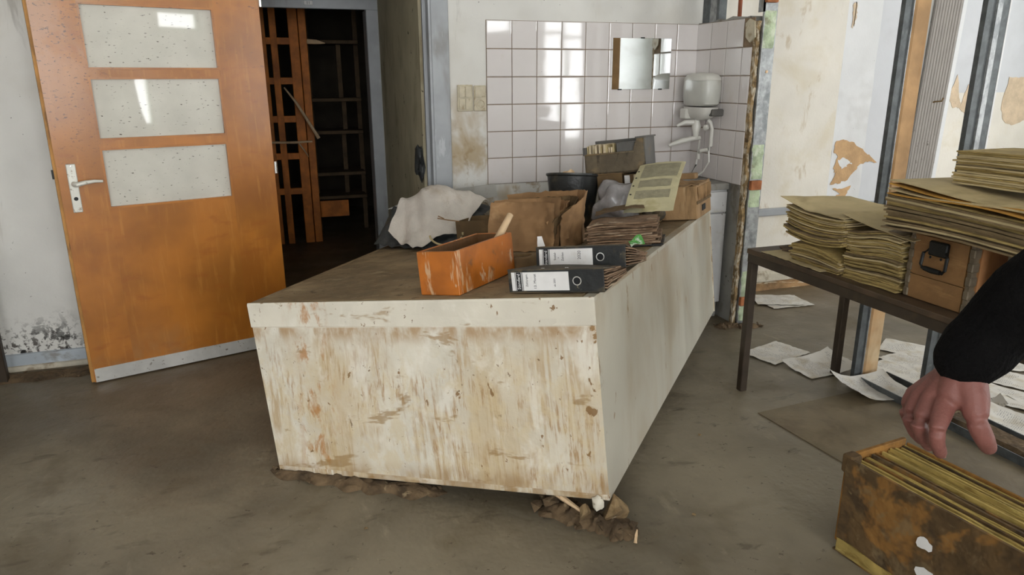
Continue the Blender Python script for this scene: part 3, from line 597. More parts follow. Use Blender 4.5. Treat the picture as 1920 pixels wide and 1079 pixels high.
# ------------------------------------------------------------------ storeroom
t = thing('lattice_frame', 'tall orange brown wooden lattice rack inside the dark doorway', 'rack', (0, 2.6, 0))
for x0, x1 in ((-1.185, -1.13), (-1.095, -1.04), (-.945, -.868), (-.862, -.80)): obj('upright', MB().bev(x0, x1, -.02, .02, 0, 2.3, .004), 'shelf_wood', t)
for z in (.44, .745, 1.06, 1.375, 1.695, 2.02): obj('rung', MB().bev(-1.2, -.868, -.018, .018, z, z + .055, .003), 'shelf_wood', t)
for z in (.44, .745, 1.06, 1.375, 1.695): obj('rack_shelf', MB().box(-1.2, -.868, .02, .5, z + .01, z + .03), 'shelf_grey', t)
t = thing('storage_shelf', 'dark wooden shelving behind the lattice rack in the storeroom', 'shelf', (0, 3.1, 0))
for z in (.33, .55, .93, 1.22, 1.72): obj('board', MB().bev(-.80, -.34, -.2, .25, z, z + .03, .004), 'shelf_grey', t)
for x, za, zb in ((-.80, 0, 2.3), (-.52, .36, .55), (-.52, .58, .93), (-.50, .96, 1.22), (-.52, 1.25, 1.72), (-.36, 0, 2.3)): obj('upright', MB().box(x, x + .04, -.0, .04, za, zb), 'shelf_grey', t)
obj('crate_front', MB().box(-.78, -.52, -.22, -.2, .17, .32), 'shelf_wood', t)
def stick(name, pts, rad, m, label, cat='stick', group=None):
    return tag(obj(name, MB().tube(pts, rad, 7), m, None, True), label, cat, group)
stick('broken_slat', [(-1.02, 2.50, 1.35), (-.93, 2.47, 1.22), (-.80, 2.44, .98), (-.775, 2.44, .93)], [.006, .011, .014, .016], 'pale_wood', 'broken diagonal slat hanging across the lattice rack')
stick('thin_lath', [(-1.18, 2.46, .905), (-.98, 2.45, .90), (-.83, 2.45, .905)], [.009, .011, .008], 'pale_wood', 'thin horizontal lath lying across the lattice rack')
stick('wood_splinter', [(-.94, 2.46, .89), (-.90, 2.45, .83), (-.87, 2.45, .775)], [.006, .007, .003], 'pale_wood', 'short splinter hanging below the horizontal lath')
stick('split_board_end', [(-.80, 2.55, 1.72), (-.73, 2.53, 1.715), (-.66, 2.52, 1.705)], [.022, .02, .004], 'pale_wood', 'pale split board end sticking out beside the rack top')
tag(obj('dark_rag', lump((.022, .07, .09), 3.3, 3, .3), 'tarp', None, True, M=TR(-.362, .17, .95)), 'black rag bundle hanging on the passage wall', 'rag')

# ------------------------------------------------------------------ the counter (its own tilted frame: x along the front edge, y back, z up)
CX, CY, CZ = V((.787, -.606, .114)), V((.613, .789, -.043)), V((-.063, .104, .993))
CX.normalize(); CZ = (CZ - CX * CZ.dot(CX)).normalized(); CY = CZ.cross(CX)
CM = Matrix((CX, CY, CZ)).transposed().to_4x4(); CM.translation = (-1.303, -1.327, .624)
counter = thing('counter', 'large tilted mud streaked white counter in the middle of the room', 'counter', CM)
FLT, FRT, RT, MT, BT = [V(p) for p in ((-.010, 0, 0), (1.28, 0, 0), (1.465, 2.05, 0), (1.02, 1.98, 0), (-.16, 1.42, 0))]
FLB, FRB, RB, MBm, BB = [V(p) for p in ((.046, -.05, -.628), (1.281, 0, -.672), (1.465, 2.08, -.583), (1.02, 1.98, -.58), (-.13, 1.42, -.50))]
def panel4(p, th):   # p: bl, br, tr, tl ; thickened inwards (away from the outward normal)
    n = (p[1] - p[0]).cross(p[3] - p[0]).normalized() * th
    return MB().loft([[q - n for q in p], list(p)], True)
d = V((0, 0, -.001))
obj('front_panel', panel4([FLB, FRB, FRT + d, FLT + d], .02), 'counter_white', counter)
obj('side_panel', panel4([FRB, RB, RT + d, FRT + d], .02), 'counter_side', counter)
obj('side_panel', panel4([BB, FLB, FLT + d, BT + d], .02), 'counter_white', counter)
obj('back_panel', panel4([RB, MBm, MT + d, RT + d], .02), 'counter_white', counter)
obj('back_panel', panel4([MBm, BB, BT + d, MT + d], .02), 'counter_white', counter)
obj('base_board', MB().loft([[FLB, FRB, RB, MBm, BB], [q + V((0, 0, .02)) for q in (FLB, FRB, RB, MBm, BB)]], True), 'counter_white', counter)
tp = [V((-.009, .012, .002)), V((1.245, .012, .002)), V((1.428, 2.03, .002)), MT + V((0, -.012, .002)), BT + V((-.002, -.012, .002))]
obj('worktop', MB().loft([[q + V((.0, 0, -.0022)) for q in tp], tp], True), 'counter_top', counter)
eb = MB(); rr = []
for y, z in ((-.002, .003), (-.005, -.004), (-.0105, -.084), (-.004, -.088), (.004, .003)):
    rr.append((y, z))
eb.loft([[V((x + (0 if x > 1 else .075 * -z), y + (.006 * -z / .09 if x > 1 else -.0005), z)) for y, z in rr] for x in (-.011, 1.282)], True)
obj('edge_band', eb, 'counter_white', counter, label='white front edge band below the worktop')
obj('corner_foot', lump((.02, .016, .026), 2.2, 2, .2), 'counter_white', counter, True, M=TR(1.245, -.012, -.675))
obj('edge_strip', MB().loft([[V((1.245, .0, -.012)), V((1.281, .0, -.012)), V((1.466, 2.05, -.012)), V((1.428, 2.05, -.012))], [V((1.245, .0, .0025)), V((1.281, .0, .0025)), V((1.466, 2.05, .0025)), V((1.428, 2.05, .0025))]], True), 'counter_side', counter)
# mud film lying on the worktop
mm = MB(); mm.sheet(lambda u, v: (0.02 + u * (1.215 + .13 * v + .015 * nz3(v * 14, 3)) - .15 * v * (1 - u), .015 + v * 1.36, .003 + .004 * max(0, nz3(u * 9, v * 9)) + .003 * nz3(u * 30, v * 30)), 44, 44, .003)
obj('mud_film', mm, 'counter_top', counter, True, kind='stuff')

# rubble under the counter
def mud_mound(name, label, pts, w, h, seed, m='mud'):
    n = len(pts); P = [V(p + (0,)) for p in pts]
    mb = MB(); nu = 40; nv = 12
    def fn(u, v):
        k = u * (n - 1); i = min(int(k), n - 2); c0 = P[i].lerp(P[i + 1], k - i)
        tdir = (P[i + 1] - P[i]).normalized(); side = V((tdir.y, -tdir.x, 0))
        s = (v - .5) * 2; ww = w * (.55 + .9 * abs(nz3(u * 9, seed + (3 if s > 0 else 0)))) * math.sqrt(max(0.02, min(1, 7 * u, 7 * (1 - u))))
        prof = max(0, 1 - s * s) * min(1, 6 * u, 6 * (1 - u))
        z = h * prof * (.55 + .9 * abs(nz3(u * 11, v * 3 + seed))) + .008 * prof * nz3(u * 40, v * 14, seed)
        return c0 + side * s * ww + V((0, 0, max(.0005, z)))
    mb.sheet(fn, nu, nv, .0004)
    rnd = random.Random(seed)
    for q in range(int(26 * (P[-1] - P[0]).length / .5)):
        u = rnd.random(); k = u * (n - 1); i = min(int(k), n - 2); c0 = P[i].lerp(P[i + 1], k - i); tdir = (P[i + 1] - P[i]).normalized()
        r_ = rnd.uniform(.2, .55) * h; c0 = c0 + V((tdir.y, -tdir.x, 0)) * rnd.uniform(-1, 1) * w * .8
        bmx = bmesh.new()
        for _ in range(9): bmx.verts.new(c0 + V((rnd.gauss(0, 1), rnd.gauss(0, 1), 0)).normalized() * r_ * rnd.uniform(.6, 1.3) + V((0, 0, rnd.uniform(0, 1.5) * r_)))
        bmesh.ops.convex_hull(bmx, input=bmx.verts); b0 = len(mb.v)
        used = sorted({vv for ff in bmx.faces for vv in ff.verts}, key=lambda vv: vv.index if vv.index >= 0 else id(vv)); ix = {vv: b0 + ii for ii, vv in enumerate(used)}
        mb.v += [tuple(vv.co) for vv in used]; mb.f += [tuple(ix[vv] for vv in ff.verts) for ff in bmx.faces]; bmx.free()
    return tag(obj(name, mb, m, None, True), label, 'rubble', kind='stuff')
mud_mound('mud_rubble', 'strip of dried mud and plaster under the counter front edge', [(-1.29, -1.43), (-1.1, -1.57), (-.9, -1.70), (-.70, -1.80)], .055, .032, 4.4)
mud_mound('mud_rubble', 'mound of broken mud under the raised counter corner', [(-.42, -1.98), (-.33, -2.07), (-.25, -2.16), (-.18, -2.24)], .085, .045, 8.8)
tag(obj('plaster_chunk', chunk((.05, .045, .062), 5), 'plaster_chunk', None, False, M=TR(-.225, -2.165, .048, .4)), 'tall plaster chunk propping the counter corner', 'chunk')
tag(obj('plaster_chunk', chunk((.028, .022, .042), 9), 'plaster_chunk', None, False, M=TR(-.315, -2.125, .04, 1.0, .3)), 'white flaked plaster chunk left of the counter foot', 'chunk')
tag(obj('stone', chunk((.04, .03, .022), 14), 'mud', None, False, M=TR(-.385, -2.0, .024)), 'round muddy stone at the left end of the corner rubble', 'stone')
tag(obj('wood_splinter', MB().tube([(-.40, -1.985, .075), (-.36, -2.04, .055), (-.32, -2.1, .035)], [.008, .010, .006], 6), 'pale_wood'), 'pale wood splinter leaning under the counter corner', 'splinter')
tag(obj('wood_chip', MB().tube([(-.205, -2.27, .0), (-.2, -2.262, .02), (-.193, -2.255, .036)], [.006, .005, .002], 5), 'pale_wood'), 'small wood chip standing before the corner rubble', 'chip')
for i, (x, y, l) in enumerate(((-1.98, -.10, 'flat plaster flake at the baseboard beside the open door'), (-2.12, -.17, 'small plaster crumb on the mud left of the door foot'), (.38, -1.72, 'tiny white chip on the floor right of the counter'),
        (.05, -2.2, 'white crumb on the floor near the raised counter corner'), (-1.0, -1.92, 'white crumb on the floor before the counter front'))):
    tag(obj('plaster_chip', lump((.022, .016, .006) if i < 2 else (.008, .007, .004), 20 + i, 1, .3), 'plaster_chunk', None, False, M=TR(x, y, .006 if i < 2 else .003, i)), l, 'chip')
mud_mound('mud_rubble', 'low ridge of mud along the foot of the door wall', [(-3.3, -.09), (-2.7, -.11), (-2.2, -.12), (-1.9, -.14)], .1, .02, 12.2)
mud_mound('mud_rubble', 'crumbled plaster at the foot of the sink cabinet', [(1.20, -.60), (1.28, -.60), (1.36, -.64), (1.48, -.66)], .06, .022, 15.2)

# ------------------------------------------------------------------ things lying on the counter (placed in the counter's frame)
def on(x, y, z=0, rz=0, rx=0, ry=0): return CM @ TR(x, y, z, rz, rx, ry)
Z0 = .006
# open wooden drawer
t = thing('drawer_box', 'open orange wooden drawer box with scuffed corners on the worktop', 'drawer', on(.667, .062, Z0, -.14))
dw, dl, dh, k = .155, .40, .148, .011
obj('front_board', MB().bev(0, dw, 0, k, 0, dh, .002), 'orange_wood', t)
obj('side_board', MB().bev(0, k, k, dl, 0, dh, .002), 'orange_wood', t)
obj('side_board', MB().bev(dw - k, dw, k, dl, 0, dh, .002), 'orange_wood', t)
obj('back_board', MB().bev(k, dw - k, dl - k, dl, 0, dh, .002), 'orange_wood', t)
obj('bottom_board', MB().box(k, dw - k, k, dl - k, .006, .012), 'drawer_inside', t)
for a_ in ((k, k + .0015, k, dl - k), (dw - k - .0015, dw - k, k, dl - k), (k + .0015, dw - k - .0015, k, k + .0015), (k + .0015, dw - k - .0015, dl - k - .0015, dl - k)): obj('inner_lining', MB().box(*a_, .012, dh - .002), 'drawer_inside', t)
tag(obj('wooden_rod', MB().tube([(0, 0, 0), (0, 0, .10), (0, 0, .15), (0, 0, .152), (0, 0, .158), (0, 0, .27)], [.012, .0125, .0135, .0155, .0145, .0125], 12), 'pale_wood', None, True,
        M=CM @ Matrix.Translation((.790, .30, .03)) @ V((.24, .62, .62)).to_track_quat('Z', 'Y').to_matrix().to_4x4()), 'smooth pale wooden tool handle sticking out of the drawer', 'handle')
tag(obj('paper_scrap', MB().sheet(lambda u, v: (u * .05, v * .04 + .01 * u, .02 * math.sin(u * 4 + v * 3)), 5, 5, .0006), 'label_white', None, True, M=on(.735, .3, .05, .6, .9)), 'crumpled white paper scrap inside the orange drawer', 'paper')

# ring binders
def text_on(parent, s, size, x, z, m='ink', y=-.0012, sx=1.0):
    tm = text_mesh(s, size); tm.transform(Matrix.Translation((x, y, z)) @ Matrix.Rotation(math.pi / 2, 4, 'X') @ Matrix.Rotation(math.pi / 2, 4, 'Z') @ Matrix.Diagonal((sx, 1, 1, 1)))
    return obj('lettering', tm, m, parent)
def binder(label, M, big, words, cut):
    t = thing('ring_binder', label, 'binder', M)
    L_, D_, h = .318, .285, .078
    obj('spine', MB().bev(0, L_, 0, .004, .003, h - .003, .0015), 'black_card', t)
    obj('cover', MB().bev(0, L_, 0, D_, 0, .004, .0015), 'black_muddy', t)
    tpr = lambda v: 1 - .52 * v
    cv = MB().sheet(lambda u, v: (u * L_, v * D_, h * tpr(v) + .004 * math.sin(u * 5) * v - (.008 * v if u > .9 else 0)), 16, 10, .004)
    obj('cover', cv, 'black_muddy', t, True)
    for i in range(7):
        z = .010 + i * .0092
        pg = MB().sheet(lambda u, v: (.012 + u * (L_ - .008 + .012 * nz3(i * 3.1, v * 4)), .02 + v * (D_ - .03), z * tpr(v) + .002 + .003 * nz3(u * 3, v * 3, i) * (1 - v) + .003 * u * nz3(i, 2.2)), 10, 6, .0045)
        obj('paper_sheaf', pg, 'wet_paper', t, True)
    lb = obj('spine_label', MB().box(.012, .205, -.001, 0, .008, h - .010), 'label_white', t, label='white printed spine label')
    zc = (h - .002) / 2
    def bar(x0, x1): obj('label_bar', MB().box(x0, x1, -.0014, -.001, .008, h - .010), 'ink', lb)
    bar(.0245, .0262); bar(.0285, .0455); bar(.0475, .0490); bar(.0505, .0515)
    text_on(lb, 'Standard', .0145, .0370, zc, 'label_white', -.0017)
    for s, size, x, dz in words: text_on(lb, s, size, x, zc + dz)
    text_on(lb, 'A-Z' if False else '- -', .007, .018, zc + .01)
    rg = obj('finger_ring', MB().loft([[V((.232 + r * math.cos(a), y, zc + r * math.sin(a))) for a in [2 * math.pi * q / 24 for q in range(24)]] for r, y in ((.0145, -.0005), (.0145, -.0025), (.0115, -.0025), (.0115, -.0005))], False), 'chrome', t, True, label='chrome finger ring')
    obj('finger_hole', MB().lathe([(.0, 0), (.0117, 0), (.0117, .001), (.0, .001)], 20, TR(.232, .0, zc, 0, math.pi / 2), False), 'ink', rg)
    for x in (.11, .19): obj('cover_slot', MB().bev(x, x + .012, .012, .018, h - .004, h - .0005, .0006), 'chrome', t)
    return t
binder('black ring binder at the counter edge with spine label 13. Monat', on(.988, .060, Z0, -.05), True, [('Zahlungen,', .0095, .064, .004), ('13. Monat', .0120, .092, .0), ('ab 2021', .0085, .158, -.004)], False)
binder('black ring binder behind the front one with spine label 2020', on(1.018, .268, .042, -.07, -.115), False, [('Sozial-', .0110, .070, .006), ('+', .010, .083, .0), ('Zahlen', .0110, .098, .004), ('2020', .0150, .158, .008)], True)
tag(obj('green_scrap', MB().sheet(lambda u, v: (u * .05, v * .045, .008 * math.sin(5 * u + 4 * v)), 6, 5, .0008), 'green_scrap', None, True, M=on(1.315, .47, .072, .3, .5, -.3)), 'green and white paper scrap at the corner of the rear binder', 'paper')
tag(obj('paper_scrap', MB().sheet(lambda u, v: (u * .028 * (1 - .4 * v), v * .04, .004 * math.sin(6 * v)), 4, 5, .0008), 'label_white', None, True, M=on(.985, .40, .10, .2, 1.1)), 'small upright white scrap beside the rear binder', 'paper')
# ring of tape
tp_ = [(.058, 0), (.062, .003), (.062, .044), (.058, .048), (.040, .048), (.037, .044), (.037, .003), (.040, 0)]
tag(obj('tape_roll', MB().lathe(tp_ + [tp_[0]], 32, None, False), 'kraft_dark', None, True, M=on(.885, .50, Z0)), 'muddy roll of parcel tape lying beside the drawer', 'tape roll')
# brown leather-like bag (folded paper bag)
def wav(x, y, z, a): return a * (nz3(x * 6, y * 6, z * 6) + .7 * abs(nz3(x * 11 + y * 5, y * 9 - x * 4, z * 3 + 2)) + .3 * nz3(x * 22, y * 22, z))
t = thing('kraft_envelope', 'upright crumpled brown kraft paper envelope behind the drawer', 'envelope', on(.565, .86, Z0, -.14))
obj('front_sheet', MB().sheet(lambda u, v: (.01 + u * .335 - .02 * v * u, .02 + .10 * v + .02 * math.sin(u * 3.1) + wav(u, v, 1, .012), .215 * v * (1 - .08 * u) + wav(u, v, 4, .006)), 28, 20, .003), 'kraft', t, True)
obj('back_sheet', MB().sheet(lambda u, v: (.015 + u * .33, .075 + .07 * v + .02 * math.sin(u * 3.1) + wav(u, v, 2, .012), .22 * v + wav(u, v, 5, .006)), 20, 14, .003), 'kraft', t, True)
t = thing('paper_bag', 'wide open brown paper bag curling behind the envelope', 'bag', on(.60, 1.02, Z0))
def bagpath(k, u):
    P = [V((-.02, .20, 0)), V((.10, .23, 0)), V((.22, .22, 0)), V((.32, .18, 0)), V((.375, .10, 0)), V((.385, .0, 0)), V((.355, -.08, 0)), V((.325, -.12, 0))]
    q = u * (len(P) - 1); i = min(int(q), len(P) - 2)
    return P[i].lerp(P[i + 1], q - i) * (1 - .11 * k)
for q, (hh, m_) in enumerate(((.225, 'kraft'), (.20, 'kraft_dark'), (.185, 'kraft'))):
    def fn(u, v):
        p = bagpath(q, u); c0 = V((.18, .04, 0)); out = (p - c0).normalized() if u > .4 else V((0, .3, 0))
        top = hh * (1 - .35 * max(0, u - .62) / .38)
        return p + out * .03 * v * v + V((wav(u * 3, v, q, .008), wav(u * 3, v, q + 5, .008), top * v + wav(u * 4, 1, q, .008) * v))
    obj('bag_wall', MB().sheet(fn, 40, 12, .0025), m_, t, True)
obj('contents', MB().sheet(lambda u, v: (.04 + u * .24, .0 + v * .16, .09 + .05 * nz3(u * 6, v * 6, 2)), 14, 10, .004), 'kraft_dark', t, True)
# pile of wet papers on a black board
t = thing('paper_pile', 'thick pile of wet brown papers on a black board at the counter edge', 'paper pile', on(1.055, .86, Z0, .10))
obj('board', MB().bev(-.01, .315, -.005, .26, 0, .006, .002), 'black_card', t)
for i in range(13):
    z = .008 + i * .0078; a = random.uniform(-.03, .03); ox = random.uniform(-.012, .006); oy = random.uniform(-.012, .008); ln = .295 + random.uniform(-.02, .012)
    obj('paper_sheaf', MB().sheet(lambda u, v: V((ox + u * ln - a * v * .2, oy + v * .235 + a * u * .2, z + .005 * nz3(u * 3, v * 3, i * .4) - .010 * max(0, .15 - u) * 6 * (i / 13))), 10, 8, .0066), 'wet_paper', t, True)
tag(obj('loose_sheet', MB().sheet(lambda u, v: (u * .22, v * .18, .02 * math.sin(u * 2) + wav(u, v, 3, .01)), 12, 8, .0012), 'kraft_dark', None, True, M=on(1.05, 1.06, .122, .2)), 'curled brown sheet lying on the wet paper pile', 'paper')
# yellow printed form leaning on the clutter
fm = on(1.155, 1.17, .115, -.03, .40)
t = thing('printed_form', 'yellowed printed form with grey boxes leaning over the clutter', 'form', fm)
bend = lambda u, v: .03 * math.sin(v * 2.4) + .012 * math.sin(u * 3) * v + .004 * nz3(u * 5, v * 5)
fw, fh = .225, .43
sh = lambda u, v, dz=0: V((u * fw + .05 * v * fh * .6, v * fh, bend(u, v) + dz))
obj('sheet', MB().sheet(lambda u, v: sh(u, v), 12, 24, .0012), 'form_paper', t, True)
for u0, u1, v0, v1 in ((.14, .92, .62, .95), (.16, .84, .42, .56), (.14, .86, .22, .36)):
    obj('printed_box', MB().sheet(lambda u, v: sh(u0 + (u1 - u0) * u, v0 + (v1 - v0) * v, .0012), 8, 8, .0006), 'form_print', t, True)
for v in (.30, .47, .64, .80): obj('punch_hole', MB().lathe([(.0, 0), (.005, 0), (.005, .001), (.0, .001)], 10, Matrix.Translation(sh(.05, v, .0008)), False), 'ink', t)
# black bin, cartons, grey bin of papers
bk = on(.785, 1.62, Z0, .3, -.10, .12)
t = thing('waste_bin', 'black plastic waste bin smeared with mud behind the paper bag', 'bin', bk)
obj('shell', MB().lathe([(.0, .002), (.10, .0), (.105, .01), (.138, .262), (.146, .268), (.146, .278), (.136, .278), (.132, .262), (.1, .014), (.0, .012)], 32, None, False), 'black_plastic', t, True)
obj('wood_lump', lump((.05, .04, .03), 4.0), 'pale_wood', t, True, M=TR(-.03, -.05, .262))
t = thing('carton_box', 'dark brown carton under the grey storage bin', 'box', on(.94, 1.62, Z0, -.1))
obj('body', MB().bev(0, .135, 0, .26, 0, .262, .004), 'kraft_dark', t); obj('lid_flap', MB().bev(-.004, .139, -.004, .13, .262, .267, .002), 'carton', t)
t = thing('file_box', 'pale spined file box standing next to the dark carton', 'box', on(1.085, 1.61, Z0, -.08))
obj('body', MB().bev(0, .17, .0, .28, 0, .255, .004), 'kraft_dark', t); obj('spine_strip', MB().bev(.002, .03, -.004, 0, .03, .25, .001), 'label_white', t); obj('cover_sheet', MB().bev(.05, .172, -.006, -.001, .02, .252, .002), 'page', t)
# plastic bag
tag(obj('plastic_bag', lump((.105, .10, .115), 7.2, 4, .28), 'clear_bag', None, True, M=on(1.06, 1.46, .115)), 'crumpled clear plastic bag between cartons and yellow form', 'bag')
# carton at the far right corner
t = thing('torn_carton', 'torn cardboard box standing on the far right counter corner', 'box', on(1.258, 1.66, Z0, -.11))
obj('body', MB().bev(0, .18, 0, .36, 0, .168, .004), 'carton', t)
for q in range(9): obj('torn_strip', MB().tube([(.184, .03 + q * .037, .16), (.187, .028 + q * .037, .12), (.185, .03 + q * .037, .085 + .02 * nz3(q, 2))], [.008, .006, .001], 5), 'carton', t)
obj('crossing_tape', MB().box(.18, .184, .0, .36, .075, .09), 'kraft_dark', t)
obj('stamp_mark', MB().box(.18, .1835, .12, .2, .03, .06), 'ink', t)
obj('top_flap', MB().sheet(lambda u, v: (u * .18, v * .36, .17 + .02 * nz3(u * 4, v * 5)), 8, 12, .004), 'carton', t, True)
tag(obj('dark_bundle', lump((.05, .07, .07), 11.2, 3, .3), 'black_muddy', None, True, M=on(1.232, 1.53, .078)), 'dark muddy bundle wedged beside the torn carton', 'bundle')
# storage bin with papers on top of the cartons
t = thing('storage_bin', 'muddy grey stacking bin full of papers on top of the cartons', 'bin', on(.885, 1.615, .272, -.09))
bw, bd, bh = .40, .20, .165
def wall4(pts, th, ax): return MB().loft([pts, [p + ax * th for p in pts]], True)
obj('base', MB().box(0, bw * .8, 0, bd, 0, .008), 'tray_plastic', t)
obj('front_wall', wall4([V((0, 0, 0)), V((bw * .8, 0, 0)), V((bw * .78, 0, bh)), V((bw * .70, 0, bh)), V((bw * .64, 0, .105)), V((0, 0, .10))], .006, V((0, 1, 0))), 'tray_plastic', t)
obj('back_wall', wall4([V((0, bd, 0)), V((bw * .8, bd, 0)), V((bw * .8, bd, bh)), V((0, bd, bh))], -.006, V((0, 1, 0))), 'grey_plastic', t)
obj('end_wall', wall4([V((bw * .8, 0, 0)), V((bw * .8, bd, 0)), V((bw * .8, bd, bh)), V((bw * .8, 0, bh))], -.006, V((1, 0, 0))), 'grey_plastic', t)
obj('end_wall', wall4([V((0, 0, 0)), V((0, bd, 0)), V((0, bd, .13)), V((0, 0, .13))], .006, V((1, 0, 0))), 'tray_plastic', t)
obj('rim', MB().bev(bw * .68, bw * .82, -.006, bd + .006, bh, bh + .008, .002), 'grey_plastic', t)
obj('corner_lug', MB().bev(-.006, .012, -.006, .02, .10, .14, .002), 'grey_plastic', t)
obj('lip', MB().bev(0, bw * .66, -.006, .002, .098, .106, .002), 'tray_plastic', t)
x = .012
for i in range(13):
    th = random.uniform(.004, .012); hh = random.uniform(.125, .150)
    tag(obj('card_bundle', MB().box(0, th, .012, bd - .012, .009, hh), 'page' if i % 3 else 'old_cover', None, M=t.matrix_world @ TR(x, 0, 0, 0, 0, random.uniform(-.03, .09))),
        'thin bundle of cards standing in the muddy grey stacking bin', 'cards', 'cards in the stacking bin')
    x += th + .0035
tag(obj('card_bundle', MB().bev(0, .10, .015, bd - .02, .009, .150, .003), 'grey_plastic', None, M=t.matrix_world @ TR(x + .01, 0, 0)), 'dark grey box standing behind the cards in the stacking bin', 'box')
# small things at the far end
tag(obj('cup', MB().lathe([(.0, .002), (.020, 0), (.028, .05), (.025, .05), (.018, .005), (.0, .005)], 10, None, False), 'grey_plastic', None, False, M=on(1.255, 1.86, .195)), 'small grey cup on the torn carton', 'cup')
tag(obj('wood_block', MB().bev(0, .13, 0, .05, 0, .03, .004), 'carton', None, M=on(1.29, 1.86, .196, -.25)), 'broken wooden block behind the yellow form', 'block')
tag(obj('paper_scrap', MB().sheet(lambda u, v: (u * .06, v * .05, .012 * math.sin(4 * u)), 5, 4, .0008), 'label_white', None, True, M=on(1.23, 1.82, .21, .4, .5)), 'white paper scrap beside the small grey cup', 'paper')
# heap of tarpaulin with a cloth over it
def heap(x, y):
    h = .255 * math.exp(-(((x - .13) / .20) ** 2 + ((y - 1.33) / .17) ** 2)) + .14 * math.exp(-(((x - .36) / .16) ** 2 + ((y - 1.45) / .13) ** 2)) + .13 * math.exp(-(((x + .09) / .09) ** 2 + ((y - 1.30) / .13) ** 2))
    return h
def tarp(u, v):
    x = -.155 + u * .56; y = 1.16 - .07 * min(1, 2 * u) + v * (.36 + .07 * min(1, 2 * u)) - .03 * math.sin(u * 3)
    return (x, y, max(.004, heap(x, y) * (1.0 + .22 * nz3(x * 11, y * 11)) - .012 + .018 * nz3(x * 26, y * 26)))
tag(obj('tarpaulin_heap', MB().sheet(tarp, 44, 36, .004), 'tarp', None, True, M=on(0, 0, .004)), 'crumpled dark grey tarpaulin heaped at the left counter edge', 'tarpaulin')
def cl(u, v):
    x = -.055 + u * .42 + .05 * v * (1 - u) + .05 * (v - .5) * u; lo = 1.15 - .13 * min(1, u / .5) + .34 * max(0, u - .5); y = lo + v * (1.47 - lo)
    z = heap(x, y) * 1.07 + .012 + .010 * nz3(x * 12, y * 12, 3) + .012 * nz3(x * 24 + y * 10, y * 8 - x * 6, 4) + .007 * math.sin(x * 34 + y * 16 + 5 * nz3(x * 4, y * 4)) * (1 - .6 * v)
    return (x, y, max(z, .012))
tag(obj('cloth', MB().sheet(cl, 64, 64, .003), 'cloth', None, True, M=on(0, 0, .008)), 'dirty white cloth draped over the dark tarpaulin', 'cloth')
tag(obj('rag', MB().sheet(lambda u, v: (.30 + u * .26, 1.40 + v * .17 - .1 * u, .165 + .045 * nz3(u * 5, v * 5, 5) + .012 * math.sin(u * 20) - .05 * (1 - v)), 26, 14, .004), 'cloth_grey', None, True, M=on(0, 0, 0)), 'grey brown rag behind the white cloth', 'rag')
tag(obj('grey_board', MB().loft([[V(p) for p in ((-.16, 1.36, .19), (.02, 1.46, .255), (.38, 1.60, .265), (.40, 1.57, .20), (.1, 1.44, .17))], [V(p) + V((-.006, .012, .0)) for p in ((-.16, 1.36, .19), (.02, 1.46, .255), (.38, 1.60, .265), (.40, 1.57, .20), (.1, 1.44, .17))]], True), 'lower_plaster', None, M=on(0, 0, 0)), 'grey bent board leaning behind the cloth at the door frame', 'board')
t = thing('small_carton', 'small open brown carton between the cloth and the envelope', 'box', on(.335, 1.13, Z0, -.05))
obj('wall', MB().box(0, .21, 0, .004, 0, .12), 'kraft_dark', t); obj('wall', MB().box(0, .21, .17, .174, 0, .125), 'kraft_dark', t); obj('wall', MB().box(0, .004, .004, .17, 0, .12), 'kraft_dark', t); obj('wall', MB().box(.206, .21, .004, .17, 0, .12), 'kraft_dark', t); obj('bottom', MB().box(.004, .206, .004, .17, 0, .004), 'kraft_dark', t)
ring_pts = [(.30 + .075 * math.cos(a), 1.085 + .03 * math.cos(a), .055 + .055 * math.sin(a)) for a in [math.pi * (1.0 + q / 14) for q in range(15)]]
tag(obj('wire_loop', MB().tube(ring_pts, .005, 7), 'old_cover', None, True, M=on(0, 0, .02)), 'bent yellowish cane loop showing under the cloth', 'loop')
tag(obj('wire_hook', MB().tube([(.30, 1.08, .15), (.275, 1.07, .165), (.27, 1.07, .155), (.32, 1.09, .14), (.36, 1.12, .128)], .003, 6), 'kraft', None, True, M=on(0, 0, 0)), 'thin wire hook sticking up before the small carton', 'wire')

# ------------------------------------------------------------------ on the back wall
def plate(name, label, cat, x0, x1, z0, z1): 
    t = thing(name, label, cat, (0, 0, 0)); return t
t = thing('light_switch', 'muddy cream double light switch on the wall beside the door frame', 'switch', (0, 0, 0))
obj('plate', MB().bev(-.171, -.082, -.012, 0, 1.236, 1.379, .004), 'switch', t)
for z0, z1 in ((1.312, 1.370), (1.246, 1.304)):
    for x0, x1 in ((-.162, -.1275), (-.1255, -.091)): obj('rocker', MB().bev(x0, x1, -.017, -.012, z0, z1, .002), 'switch', t)
t = thing('wall_socket', 'muddy cream socket with a switch above it at the tile edge', 'socket', (0, 0, 0))
obj('plate', MB().bev(-.0765, -.004, -.012, 0, 1.236, 1.375, .004), 'switch', t)
obj('rocker', MB().bev(-.070, -.010, -.017, -.012, 1.312, 1.368, .002), 'switch', t)
so = obj('socket_ring', MB().lathe([(.026, 0), (.026, .004), (.022, .004), (.021, -.006), (.0, -.006)], 22, TR(-.040, -.012, 1.272, 0, math.pi / 2), False), 'switch', t, True)
for dx in (-.009, .009): obj('socket_hole', MB().lathe([(.0, 0), (.003, 0), (.003, .001), (.0, .001)], 8, TR(-.040 + dx, -.0068, 1.272, 0, math.pi / 2), False), 'ink', so)
t = thing('mirror', 'frameless rectangular mirror clipped to the white tiles', 'mirror', (0, 0, 0))
obj('glass', MB().bev(.766, 1.153, -.016, -.0105, 1.346, 1.636, .001), 'mirror', t)
